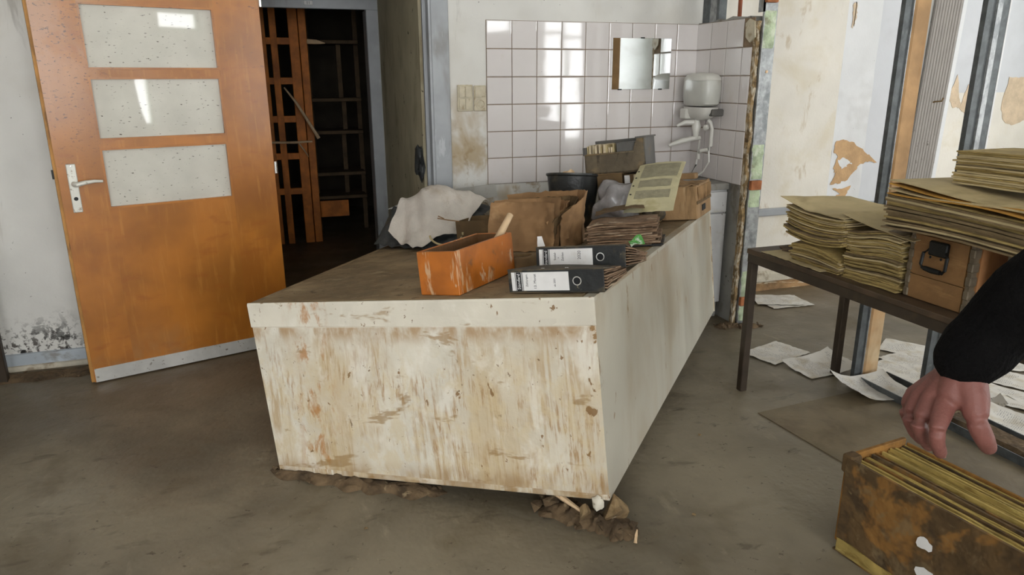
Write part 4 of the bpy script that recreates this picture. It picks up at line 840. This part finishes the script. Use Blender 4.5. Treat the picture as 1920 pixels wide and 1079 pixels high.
for x, z in ((.96, 1.634), (.82, 1.342), (1.09, 1.342)): obj('clip', MB().bev(x - .012, x + .012, -.019, -.0095, z, z + .007, .001), 'black_iron', t)
# water heater on the partition
t = thing('water_heater', 'small white water heater with tap mounted above the sink', 'water heater', TR(1.263, -.20, 0))
def sup(cx, cy, z, a, b, n=28, e=.62):
    o_ = []
    for q in range(n):
        w = 2 * math.pi * q / n; cs, sn = math.cos(w), math.sin(w)
        o_.append(V((cx + a * math.copysign(abs(cs) ** e, cs), cy + b * math.copysign(abs(sn) ** e, sn), z)))
    return o_
obj('tank', MB().loft([sup(0, 0, z, a, b) for z, a, b in ((1.252, .06, .105), (1.262, .069, .122), (1.30, .074, .132), (1.35, .075, .134), (1.395, .072, .128))], True), 'heater_shell', t, True)
obj('lid', MB().loft([sup(0, 0, z, a, b) for z, a, b in ((1.396, .074, .130), (1.412, .072, .124), (1.428, .062, .104), (1.437, .04, .07), (1.440, .01, .02))], True), 'enamel', t, True, label='white domed lid')
obj('lower_bowl', MB().loft([sup(0, 0, z, a, b) for z, a, b in ((1.17, .03, .05), (1.185, .052, .085), (1.215, .066, .115), (1.245, .07, .122))], True), 'enamel', t, True)
obj('bracket', MB().bev(-.005, .074, -.135, -.09, 1.195, 1.235, .006), 'grey_plastic', t, label='dark grey bracket')
obj('front_cover', MB().bev(-.08, -.02, .03, .10, 1.175, 1.235, .006), 'enamel', t)
obj('tap_body', MB().tube([(-.02, .0, 1.175), (-.02, .0, 1.13), (-.02, 0, 1.06)], [.014, .028, .012], 12), 'enamel', t, True)
obj('tap_lever', MB().tube([(-.03, .01, 1.155), (-.08, .03, 1.155), (-.125, .045, 1.135)], [.018, .015, .008], 10), 'enamel', t, True)
obj('tap_knob', MB().lathe([(.0, 0), (.018, 0), (.02, .012), (.013, .024), (.0, .026)], 14, TR(.02, -.035, 1.125, 0, 1.2), False), 'enamel', t, True)
obj('spout', MB().tube([(.01, .0, 1.065), (-.05, .005, 1.06), (-.10, .012, 1.05), (-.15, .02, 1.034), (-.185, .026, 1.022)], [.012, .015, .016, .012, .009], 10), 'enamel', t, True)
obj('water_pipe', MB().tube([(.02, -.06, 1.17), (.03, -.075, 1.155), (.035, -.08, 1.12), (.035, -.08, 1.02), (.03, -.07, 1.0), (.0, -.03, .99), (-.005, -.02, .975), (-.005, -.02, .94)], [.012] * 8, 10), 'enamel', t, True)
obj('hose', MB().tube([(.03, .03, 1.06), (.03, .04, .98), (.02, .04, .90), (-.01, .04, .85)], .006, 8), 'enamel', t, True)
obj('hose', MB().tube([(.03, -.07, 1.0), (.03, -.08, .93), (.01, -.06, .87), (-.02, -.02, .83)], .006, 8), 'enamel', t, True)
# sink cabinet
t = thing('sink_cabinet', 'white base cabinet with drawer under the water heater', 'cabinet', (0, 0, 0))
obj('body', MB().box(.90, 1.325, -.435, -.02, .10, .785), 'cabinet_white', t)
obj('worktop', MB().bev(.88, 1.330, -.452, -.012, .785, .822, .004), 'lower_plaster', t)
obj('plinth', MB().box(.91, 1.322, -.415, -.06, 0, .10), 'lower_plaster', t)
for x0, x1 in ((.905, 1.108), (1.114, 1.318)):
    obj('drawer_front', MB().bev(x0, x1, -.455, -.437, .655, .775, .003), 'cabinet_white', t)
    obj('cabinet_door', MB().bev(x0, x1, -.455, -.437, .105, .647, .003), 'cabinet_white', t)

# studs of the stripped partition
t = thing('stud_post', 'dark metal stud with a wooden beam behind the paper stacks', 'stud', (0, 0, 0))
obj('metal_channel', MB().box(1.392, 1.43, -1.478, -1.455, 0, CEIL), 'dark_stud', t)
obj('channel_lip', MB().box(1.43, 1.434, -1.486, -1.455, 0, CEIL), 'galvanized', t)
obj('beam', MB().bev(1.437, 1.525, -1.49, -1.42, .012, CEIL, .008), 'stud_wood', t, label='pale wooden beam')
t = thing('metal_stud', 'wide galvanized double stud at the right edge of the room divider', 'stud', (0, 0, 0))
obj('dark_flange', MB().box(1.385, 1.425, -1.862, -1.84, 0, CEIL), 'dark_stud', t)
obj('bright_web', MB().box(1.425, 1.450, -1.872, -1.84, 0, CEIL), 'galvanized', t, label='shiny galvanized web')
obj('dark_flange', MB().box(1.450, 1.490, -1.866, -1.80, 0, CEIL), 'dark_stud', t)
obj('white_edge', MB().box(1.490, 1.497, -1.868, -1.80, 0, CEIL), 'wall_white', t)
t = thing('floor_track', 'dirty metal floor track of the removed partition', 'track', (0, 0, 0))
tk = MB(); tk.box(1.385, 1.55, -3.7, -1.52, 0, .006); tk.box(1.385, 1.39, -3.7, -1.52, .006, .035); tk.box(1.545, 1.55, -3.7, -1.52, .006, .04)
obj('channel', tk, 'dark_stud', t)
r = []
for k_ in range(30):
    y = -1.9 - 1.8 * k_ / 29; d_ = .02 * nz3(y * 7, 1.1)
    r.append([V((1.40 + d_, y, .006)), V((1.42 + d_, y, .04 + .02 * nz3(y * 9, 6))), V((1.50 + d_, y, .045 + .02 * nz3(y * 8, 3))), V((1.54, y, .006))])
obj('rubble_fill', MB().loft(r, True), 'mud', t, False, kind='stuff')
# ribbed panel strip on the far wall
rb = Matrix.Translation((3.20, -.012, 0)) @ Matrix.Rotation(.035, 4, 'Y')
t = thing('ribbed_panel', 'narrow grey ribbed panel strip standing against the far wall', 'panel', rb)
obj('back_board', MB().box(-.12, .115, -.014, 0, .0, 2.8), 'ribbed', t)
for q in range(9): obj('rib', MB().loft([[V((-.112 + q * .025, -.014, z)), V((-.108 + q * .025, -.0190, z)), V((-.098 + q * .025, -.0190, z)), V((-.092 + q * .025, -.014, z))] for z in (0, 2.8)], True), 'ribbed', t)
obj('white_edge', MB().box(.115, .15, -.016, .0, 0, 2.8), 'wall_white', t)
obj('nail_hook', MB().tube([(.0, -.014, 1.24), (.01, -.03, 1.245), (.03, -.06, 1.25), (.045, -.055, 1.27)], .006, 6), 'kraft_dark', t)
# studs above the tiled partition
t = thing('metal_stud', 'galvanized stud standing on top of the tiled partition in the corner', 'stud', (0, 0, 0))
obj('dark_flange', MB().box(1.352, 1.362, -.085, -.02, 1.725, CEIL), 'dark_stud', t); obj('web', MB().box(1.356, 1.362, -.165, -.085, 1.722, CEIL), 'galvanized', t); obj('dark_flange', MB().box(1.350, 1.40, -.19, -.165, 1.722, CEIL), 'dark_stud', t)
stick('rusty_pipe', [(1.40, -.32, 1.70), (1.40, -.31, 2.1), (1.402, -.30, CEIL)], [.012, .011, .011], 'rust_rod', 'rusty red pipe rising behind the tiled partition', 'pipe')

# ------------------------------------------------------------------ tables
TZ = .68
def table(label, x0, x1, y0, y1):
    t = thing('work_table', label, 'table', (0, 0, 0))
    obj('table_top', MB().bev(x0, x1, y0, y1, TZ - .022, TZ, .003), 'table_top', t)
    fr = MB(); w = .03
    fr.box(x0 + .005, x0 + w, y0 + .005, y1 - .005, TZ - .06, TZ - .022); fr.box(x1 - w, x1 - .005, y0 + .005, y1 - .005, TZ - .06, TZ - .022); fr.box(x0 + w, x1 - w, y1 - w, y1 - .005, TZ - .06, TZ - .022); fr.box(x0 + w, x1 - w, y0 + .005, y0 + w, TZ - .06, TZ - .022)
    obj('frame', fr, 'table_steel', t)
    for x in (x0 + .005, x1 - .04):
        for y in (y0 + .005, y1 - .04): obj('leg', MB().bev(x, x + .035, y, y + .035, 0, TZ - .06, .003), 'table_steel', t)
    return t
table('long brown work table carrying the paper stacks and the chest', .79, 1.375, -3.15, -1.375)
table('brown table at the left edge of the room beside the mouldy wall', -3.15, -2.487, -1.3, -.13)

# paper stacks on the right table. local frame: x = depth into the table (+X), y = along the table
def stack(label, x0, y0, y1, z0, z1, depth, n, curve, mats, seed, group=None, jitter=.012, parent=None, rot=0.0):
    rnd = random.Random(seed)
    t = thing('paper_stack', label, 'paper stack', TR(x0, y0, z0, rot))
    wid = y1 - y0; th = (z1 - z0) / n
    for i in range(n):
        ox = rnd.uniform(-jitter, jitter); oy = rnd.uniform(-jitter, jitter) * .8; a = rnd.uniform(-.03, .03); l = i / max(1, n - 1)
        m = mats[rnd.randrange(len(mats))]
        fr_ = rnd.uniform(0, 9)
        def fn(u, v):
            z = (i + 1) * th - .0004 + curve(u, v, l) + .0015 * nz3(u * 8, v * 8, fr_)
            return V((ox + u * depth + a * v * .1 + .005 * nz3(v * 7, fr_), oy + v * wid + a * u * .1, z))
        obj('folder', MB().sheet(fn, 6, 10, th * .93), m, t, True)
    return t
OLD = ['old_paper', 'old_paper', 'old_cover', 'old_paper', 'dark_folder']
stack('short lower bundle of curled yellow papers at the far table end', .835, -1.875, -1.60, TZ, .780, .30, 17,
      lambda u, v, l: -.020 * l * max(0, .35 - u) * 2.5 - .018 * l * (abs(v - .6) * 2) ** 2 - .002, OLD, 11)
stack('upper bundle of yellow papers lying on the farthest stack', .815, -1.895, -1.585, .775, .888, .33, 20,
      lambda u, v, l: .018 * (2 * v - 1) ** 2 * (1 - .4 * l) + .012 * v * l, OLD, 12)
stack('tall second stack of wavy yellow papers next to the wooden chest', .845, -2.15, -1.895, TZ, .882, .33, 34,
      lambda u, v, l: .012 * math.sin(v * 4 + .8) * (.3 + l) - .016 * l * max(0, .3 - u), OLD, 13, jitter=.016)
sh_ = MB().sheet(lambda u, v: (.80 + u * .36, -1.91 + v * .36, .905 + .038 * max(0, v - .55) * 2 * (1 - u * .6) + .012 * (1 - v) * u + .004 * nz3(u * 4, v * 4)), 12, 14, .0022)
tag(obj('cover_sheet', sh_, 'old_cover', None, True), 'curling beige cover sheet on the farthest paper stack', 'sheet')
sh_ = MB().sheet(lambda u, v: (.825 + u * .36, -2.20 + v * .33, .893 + .028 * v * v - .012 * (1 - v) * (1 - u) + .004 * nz3(u * 4, v * 4)), 12, 14, .0022)
tag(obj('cover_sheet', sh_, 'old_cover', None, True), 'beige folder sheet sagging over the second paper stack', 'sheet')
sh_ = MB().sheet(lambda u, v: (.80 + u * .12 + .006 * nz3(v * 9, 2), -1.82 + v * .36, TZ + .003 + .004 * abs(nz3(u * 6, v * 9))), 6, 18, .0016)
tag(obj('torn_sheet', sh_, 'old_cover', None, True), 'torn beige sheet under the farthest paper stack', 'sheet')
tag(obj('dark_crumbs', lump((.06, .07, .012), 5.5, 3, .4), 'mud', None, True, M=TR(.97, -1.50, TZ + .008)), 'dark crumbs of mud at the table corner', 'mud')

# wooden chest with iron handle
t = thing('wooden_chest', 'brown wooden chest with black iron handle on the table', 'chest', (0, 0, 0))
x0, x1, y0, y1, z1 = .862, 1.24, -2.40, -2.165, .905
obj('body', MB().bev(x0, x1, y0, y1, TZ, z1, .004), 'chest_wood', t)
obj('front_face', MB().box(x0 - .006, x0, y0 + .02, y1 - .012, TZ + .088, z1 - .004), 'chest_wood', t)
obj('front_face', MB().box(x0 - .006, x0, y0 + .02, y1 - .012, TZ + .004, TZ + .084), 'chest_wood', t)
obj('side_face', MB().box(x0 + .02, x1 - .02, y0 - .005, y0, TZ + .006, z1 - .006), 'chest_wood_bright', t)
for y in (y0 - .004, y1 - .016):
    ed = MB()
    for q in range(5):
        za = TZ + .004 + q * .045; ed.bev(x0 - .010, x0 + .02, y, y + .02, za, za + .03, .003); ed.box(x0 - .007, x0 + .014, y + .003, y + .017, za + .03, za + .045)
    obj('corner_strip', ed, 'chest_metal', t)
hb = obj('handle_bracket', MB().bev(x0 - .022, x0 - .006, -2.315, -2.245, .845, .893, .004), 'black_iron', t)
obj('handle', MB().tube([(x0 - .018, -2.247, .862), (x0 - .026, -2.235, .85), (x0 - .03, -2.234, .812), (x0 - .03, -2.24, .802), (x0 - .03, -2.318, .798), (x0 - .03, -2.326, .808), (x0 - .026, -2.325, .85), (x0 - .018, -2.313, .862)], .0055, 8), 'black_iron', hb, True)
obj('grip', MB().tube([(x0 - .03, -2.25, .801), (x0 - .03, -2.28, .7985), (x0 - .03, -2.31, .799)], [.008, .0095, .008], 10), 'black_iron', hb, True)
for y in (-2.26, -2.30): obj('rivet', lump((.003, .005, .005), 1, 1, 0), 'black_iron', hb, True, M=TR(x0 - .023, y, .84))
t = thing('wooden_chest', 'second wooden chest partly hidden behind the sleeve', 'chest', (0, 0, 0))
obj('body', MB().bev(.89, 1.27, -2.80, -2.49, TZ, .90, .004), 'chest_wood_bright', t)
for y in (-2.515, -2.805): obj('corner_strip', MB().bev(.88, .91, y, y + .03, TZ, .895, .004), 'chest_metal', t)
# big stack on the chests
stack('broad stack of dark folders lying across the wooden chests', .79, -2.605, -2.10, .912, 1.022, .40, 17,
      lambda u, v, l: .010 * math.sin(v * 3.1) * (1 - l) - .006 * (1 - v) * l + .012 * v * l, ['dark_folder', 'dark_folder', 'old_paper', 'dark_folder', 'old_cover'], 21, jitter=.01)
for i, (m, dz, lab) in enumerate((('orange_folder', 1.024, 'orange folder near the top of the broad stack'), ('old_cover', 1.033, 'curled orange edged sheet under the top of the broad stack'), ('orange_folder', 1.040, 'uppermost orange folder curling on the broad stack'), ('old_cover', 1.047, 'pale beige top sheet of the broad stack'))):
    sh_ = MB().sheet(lambda u, v: (.785 + .012 * i + u * .42, -2.62 + .01 * i + v * .52, dz + .016 * v * (1 - .5 * u) + .008 * math.sin(v * 5 + i) + .005 * (1 - v) * nz3(u * 3, i)), 10, 16, .003)
    tag(obj('folder', sh_, m, None, True), lab, 'folder')
stack('smaller paper stack on top behind the broad stack', .985, -2.70, -2.175, 1.068, 1.172, .26, 18,
      lambda u, v, l: .006 * math.sin(v * 3) * l, ['old_cover', 'old_paper', 'old_paper', 'old_cover'], 31, jitter=.014)
sh_ = MB().sheet(lambda u, v: (.94 + u * .1 + .01 * v, -2.475 + v * .05, .80 + (1 - u) * .11 + .01 * nz3(u * 3, v * 3)), 6, 6, .0015)
tag(obj('folded_sheet', sh_, 'old_cover', None, True), 'folded beige sheet hanging between the two chests', 'sheet')

# ------------------------------------------------------------------ ledger box on the floor in the foreground
lu = V((.12, -.993, 0)).normalized(); lv = V((.993, .12, 0)).normalized()
LM = Matrix((lv, -lu, V((0, 0, 1)))).transposed().to_4x4(); LM.translation = (.372, -2.50, .0)   # local x = thickness, local -y = length towards the viewer
t = thing('ledger_box', 'muddy brown archive box crammed with yellowed sheets on the floor', 'archive box', LM)
LH, LT, LL = .32, .25, .66
def rough_cover(u, v): return V((-.006 + .003 * nz3(u * 9, v * 5), -u * LL, .052 + v * (LH - .05) + (.010 * nz3(u * 7, 3.3) if v < .1 else 0)))
obj('front_cover', MB().sheet(lambda u, v: rough_cover(u, 1 - v), 40, 16, .008), 'ledger_cover', t, True)
obj('end_board', MB().bev(-.004, LT, .0, .014, .03, LH + .004, .003), 'ledger_board', t)
obj('back_cover', MB().bev(LT, LT + .006, -LL, .0, 0, LH - .01, .002), 'ledger_board', t)
obj('base_board', MB().bev(-.012, LT, -LL, .01, 0, .006, .002), 'ledger_cover', t)
obj('corner_wrap', MB().bev(-.014, .03, -.02, .018, LH - .05, LH + .008, .005), 'ledger_cover', t)
obj('spine_pages', MB().sheet(lambda u, v: V((-.008 + .003 * nz3(u * 14, v * 9), -.004 - u * (LL - .01), .050 - v * .042)), 40, 4, .006), 'ledger_page', t, True)
x = .006
i = 0
while x < LT - .012:
    th = random.uniform(.004, .010); hh = LH - .012 + random.uniform(-.014, .006); yo = random.uniform(-.010, -.001)
    s_ = random.uniform(0, 9)
    def fn(u, v): return V((x + th + .003 * nz3(u * 4, s_) * v, yo - u * (LL - .012), .008 + v * (hh - .008) + .002 * nz3(u * 12, s_)))
    obj('page_sheaf', MB().sheet(fn, 12, 3, th * .86), 'ledger_page' if random.random() < .72 else 'ledger_cover', t, True)
    x += th + .0012; i += 1
for (y, z, s_) in ((-.27, .20, 1.0), (-.285, .11, 1.3)):
    mb = MB(); pts = []
    for q in range(14):
        w = 2 * math.pi * q / 14; rr_ = .022 * s_ * (1 + .5 * nz3(math.cos(w) * 2 + s_ * 7, math.sin(w) * 2))
        pts.append(V((-.0165, y + rr_ * math.cos(w), z + rr_ * .8 * math.sin(w))))
    mb.loft([pts, [p_ + V((-.0012, 0, 0)) for p_ in pts]], True); obj('label_scrap', mb, 'label_white', t, label='torn white label remnant')

# ------------------------------------------------------------------ papers on the floor
def paper(label, x, y, rz, lift=0.0, w=.21, h=.297, seed=0, z=.003, curl=(0, 0)):
    def fn(u, v):
        a, b = (u - .5), (v - .5)
        zz = .004 * nz3(u * 4 + seed, v * 4) + .003 * nz3(u * 11, v * 11 + seed) + .005
        zz += curl[0] * max(0, a) ** 2 * 4 + curl[1] * max(0, b) ** 2 * 4 + lift * max(0, -b) ** 2 * 4
        e = .004 * nz3(v * 9, seed) if u in (0, 1) else 0
        return V((a * w + e, b * h + (.004 * nz3(u * 9, seed + 4) if v in (0, 1) else 0), zz))
    return tag(obj('paper_sheet', MB().sheet(fn, 14, 18, .0008), 'printed_paper', None, True, M=TR(x, y, z, rz)), label, 'paper', 'printed sheets on the floor')
paper('upper of two printed sheets at the foot of the cream wall', 1.87, -.30, 1.2, seed=1, z=.010)
paper('lower of two printed sheets at the foot of the cream wall', 1.90, -.34, 1.5, seed=2)
paper('printed sheet on the floor just right of the table leg', 1.265, -1.065, 1.85, seed=3)
paper('printed sheet with a lifted corner under the middle of the table', 1.345, -1.30, 1.62, seed=4, curl=(.02, .0), lift=.03)
paper('large curling printed sheet before the stud base', 1.36, -1.62, 1.50, seed=5, curl=(.03, .05), lift=.02, w=.215, h=.30, z=.006)
paper('printed sheet just right of the wooden beam foot', 1.665, -1.50, .3, seed=6)
paper('printed sheet behind the one at the beam foot', 1.84, -1.43, .15, seed=7)
paper('printed sheet half hidden behind the dark stud foot', 1.98, -1.27, .6, seed=8)
paper('printed sheet farthest right on the floor beyond the sleeve', 2.33, -1.60, 1.1, seed=9)
paper('printed sheet at the right picture edge below the farthest one', 2.11, -1.75, .5, seed=10)
paper('printed sheet right of the thumb near the floor track', 1.90, -1.86, .35, seed=11)
paper('small crumpled sheet just right of the hand', 1.735, -1.90, .9, seed=12, w=.12, h=.12, lift=.04)
paper('crumpled printed sheet lying on the floor track rubble', 1.66, -2.09, .4, seed=13, curl=(.02, .02))
paper('printed sheet at the right picture edge beside the track', 1.98, -2.02, -.2, seed=14)
tag(obj('plug_socket', MB().bev(-.03, .03, -.02, .02, 0, .03, .004), 'black_iron', None, M=TR(1.80, -1.80, .012, .4)), 'small black plastic box on the papers beside the hand', 'box')

# ------------------------------------------------------------------ the person at the right: reaching arm in a black sleeve
R_, U_, F_ = [cam.matrix_world.to_3x3() @ V(q) for q in ((1, 0, 0), (0, 1, 0), (0, 0, -1))]
CP = V((-1.184, -3.986, 1.406))
def A(x, y, d): return CP + F_ * d + R_ * ((x - 960) / 1340 * d) - U_ * ((y - 539.5) / 1340 * d)
def cap(mb, pts, rad, n=12):
    pts = [V(p) for p in pts]
    P, Rr = [], []
    for i in range(len(pts) - 1):
        for q in range(4): 
            k = q / 4; P.append(pts[i].lerp(pts[i + 1], k)); Rr.append(rad[i] + (rad[i + 1] - rad[i]) * k)
    P.append(pts[-1]); Rr.append(rad[-1])
    d0 = (P[0] - P[1]).normalized(); d1 = (P[-1] - P[-2]).normalized()
    pre = [(P[0] + d0 * Rr[0] * s, Rr[0] * c) for s, c in ((.98, .2), (.8, .6), (.45, .89))]
    post = [(P[-1] + d1 * Rr[-1] * s, Rr[-1] * c) for s, c in ((.45, .89), (.8, .6), (.98, .2))]
    mb.tube([p for p, _ in pre] + P + [p for p, _ in post], [r for _, r in pre] + Rr + [r for _, r in post], n)
person = thing('person', 'person in a black long sleeved top reaching down with one hand', 'person', (-.28, -4.05, 0))
PO = V(person.location)
hb = MB()
wr = A(1815, 668, .93) - PO
J = lambda x, y, d: A(x, y, d) - PO
cap(hb, [J(1850, 635, .93), wr, J(1808, 705, .935)], [.031, .029, .027])
idx = [J(1800, 705, .93), J(1772, 758, .935), J(1757, 806, .915), J(1757, 832, .925), J(1763, 849, .94)]
mid = [J(1792, 702, .945), J(1745, 752, .955), J(1722, 797, .945), J(1732, 822, .965), J(1742, 836, .98)]
rng_ = [J(1786, 702, .955), J(1725, 746, .975), J(1705, 785, .97), J(1716, 811, .985), J(1727, 824, 1.0)]
lit = [J(1782, 704, .965), J(1712, 742, .99), J(1698, 771, .99), J(1706, 793, 1.0), J(1715, 806, 1.01)]
thb = [J(1815, 705, .925), J(1826, 750, .915), J(1832, 795, .905), J(1845, 822, .91), J(1853, 839, .92)]
cap(hb, idx, [.021, .0145, .0105, .0098, .0088]); cap(hb, mid, [.021, .0145, .0108, .0098, .0088])
cap(hb, rng_, [.02, .014, .0102, .0094, .0084]); cap(hb, lit, [.019, .0125, .0092, .0084, .0075])
cap(hb, thb, [.022, .0185, .0132, .0125, .0105])
cap(hb, [J(1805, 715, .935), J(1790, 745, .93), J(1765, 750, .95)], [.020, .018, .016])
cap(hb, [J(1818, 720, .93), J(1808, 742, .925)], [.018, .012])
hand = remesh(hb, 'hand', .0026, 6, 'skin', person); hand['label'] = 'bare right hand with spread thumb'
def nail(p_tip, p_prev, out, w):
    dv = (p_tip - p_prev).normalized(); n = (out - dv * out.dot(dv)).normalized(); s_ = dv.cross(n)
    c0 = p_tip + n * .0078 - dv * .001
    o = obj('fingernail', MB().sheet(lambda u, v: c0 + s_ * (u - .5) * w + dv * (v - .5) * .012 - n * (.010 * (u - .5) ** 2 * 8 * .6), 6, 5, .0008), 'nail', hand, True); return o
nail(thb[-1], thb[-2], -F_, .011); nail(idx[-1], idx[-2], -F_, .010)
# body: one continuous figure standing just outside the picture
bm_ = MB()
rt = V((.9486, -.3164, 0)); fw_ = V((.3164, .9486, 0))
base = V((-1.184, -3.986, 0)) + rt * .93 + fw_ * .33
def Q(r, f_, z): return base + rt * r + fw_ * f_ + V((0, 0, z)) - PO
elbow = A(2035, 495, .86) - PO
sh_r = Q(-.19, .0, 1.43)
sl = MB()
cap(sl, [J(1838, 648, .93), J(1862, 625, .93), J(1935, 560, .90), elbow], [.040, .047, .054, .056])
cap(sl, [J(1815, 672, .93), J(1842, 645, .93)], [.036, .043])
cap(sl, [elbow, sh_r], [.056, .072])
cap(sl, [Q(0, 0, 1.0), Q(0, 0, 1.15), Q(0, 0, 1.3), Q(0, -.01, 1.42), Q(0, -.02, 1.48)], [.15, .15, .165, .13, .07])
cap(sl, [Q(-.11, 0, 1.2), sh_r, Q(0, -.01, 1.45), Q(.19, 0, 1.43)], [.09, .085, .08, .085]); cap(sl, [Q(.11, 0, 1.2), Q(.17, 0, 1.40)], [.09, .085])
cap(sl, [Q(.19, 0, 1.43), Q(.25, .0, 1.13), Q(.26, .1, .88)], [.075, .058, .042])
# cuff folds
for k_, (a_, b_) in enumerate(((.15, .042), (.5, .046))):
    cc = J(1815, 672, .93).lerp(J(1862, 625, .93), a_); dd = (J(1862, 625, .93) - J(1815, 672, .93)).normalized()
    cap(sl, [cc - dd * .006, cc + dd * .006], [b_, b_])
body = remesh(sl, 'sweater', .007, 3, 'sleeve', person); body['label'] = 'black knitted long sleeved top'
lg = MB()
for s_ in (-1, 1):
    cap(lg, [Q(.09 * s_, 0, .98), Q(.10 * s_, .0, .75), Q(.10 * s_, .02, .5), Q(.10 * s_, -.01, .28), Q(.10 * s_, -.02, .09)], [.125, .095, .072, .066, .055])
cap(lg, [Q(-.06, 0, .98), Q(.06, 0, .98)], [.14, .14]); remesh(lg, 'trousers', .009, 4, 'trousers', person)
for s_ in (-1, 1):
    sm = MB(); cap(sm, [Q(.10 * s_, -.07, .046), Q(.10 * s_, .06, .046), Q(.10 * s_, .15, .038)], [.044, .045, .036]); remesh(sm, 'shoe', .007, 3, 'shoe', person)
hd = MB(); cap(hd, [Q(0, -.02, 1.47), Q(0, .0, 1.58)], [.055, .056]); cap(hd, [Q(0, .01, 1.62), Q(0, .005, 1.70)], [.082, .090]); cap(hd, [Q(0, .035, 1.585), Q(0, .03, 1.62)], [.055, .07])
cap(hd, [Q(0, .09, 1.66), Q(0, .108, 1.632)], [.012, .016]); cap(hd, [Q(-.02, .085, 1.595), Q(.02, .085, 1.595)], [.012, .012])
for s_ in (-1, 1): cap(hd, [Q(.088 * s_, -.005, 1.62), Q(.093 * s_, -.01, 1.665)], [.014, .019])
cap(hd, [Q(.26, .1, .88), Q(.262, .12, .80), Q(.262, .13, .70)], [.032, .036, .014]) if False else None
head = remesh(hd, 'head', .006, 5, 'skin', person)
for s_ in (-1, 1):
    obj('eye', lump((.012, .009, .008), 1, 2, 0), 'label_white', head, True, M=Matrix.Translation(Q(.032 * s_, .086, 1.668)))
hr = MB(); cap(hr, [Q(0, -.02, 1.70), Q(0, -.035, 1.735)], [.095, .092]); cap(hr, [Q(0, -.05, 1.64), Q(0, -.045, 1.70)], [.078, .09]); remesh(hr, 'hair', .008, 3, 'hair', person)
lh = MB(); w0 = Q(.262, .11, .86)
cap(lh, [w0, Q(.264, .125, .80)], [.028, .034])
for q in range(4): cap(lh, [Q(.262 + .003 * q, .10 + .018 * q, .79), Q(.262, .105 + .02 * q, .735), Q(.256, .108 + .021 * q, .70 + .006 * (q in (0, 3)))], [.012, .0095, .008])
cap(lh, [Q(.258, .15, .82), Q(.25, .178, .78), Q(.248, .186, .75)], [.014, .012, .009]); remesh(lh, 'hand', .003, 5, 'skin', person)
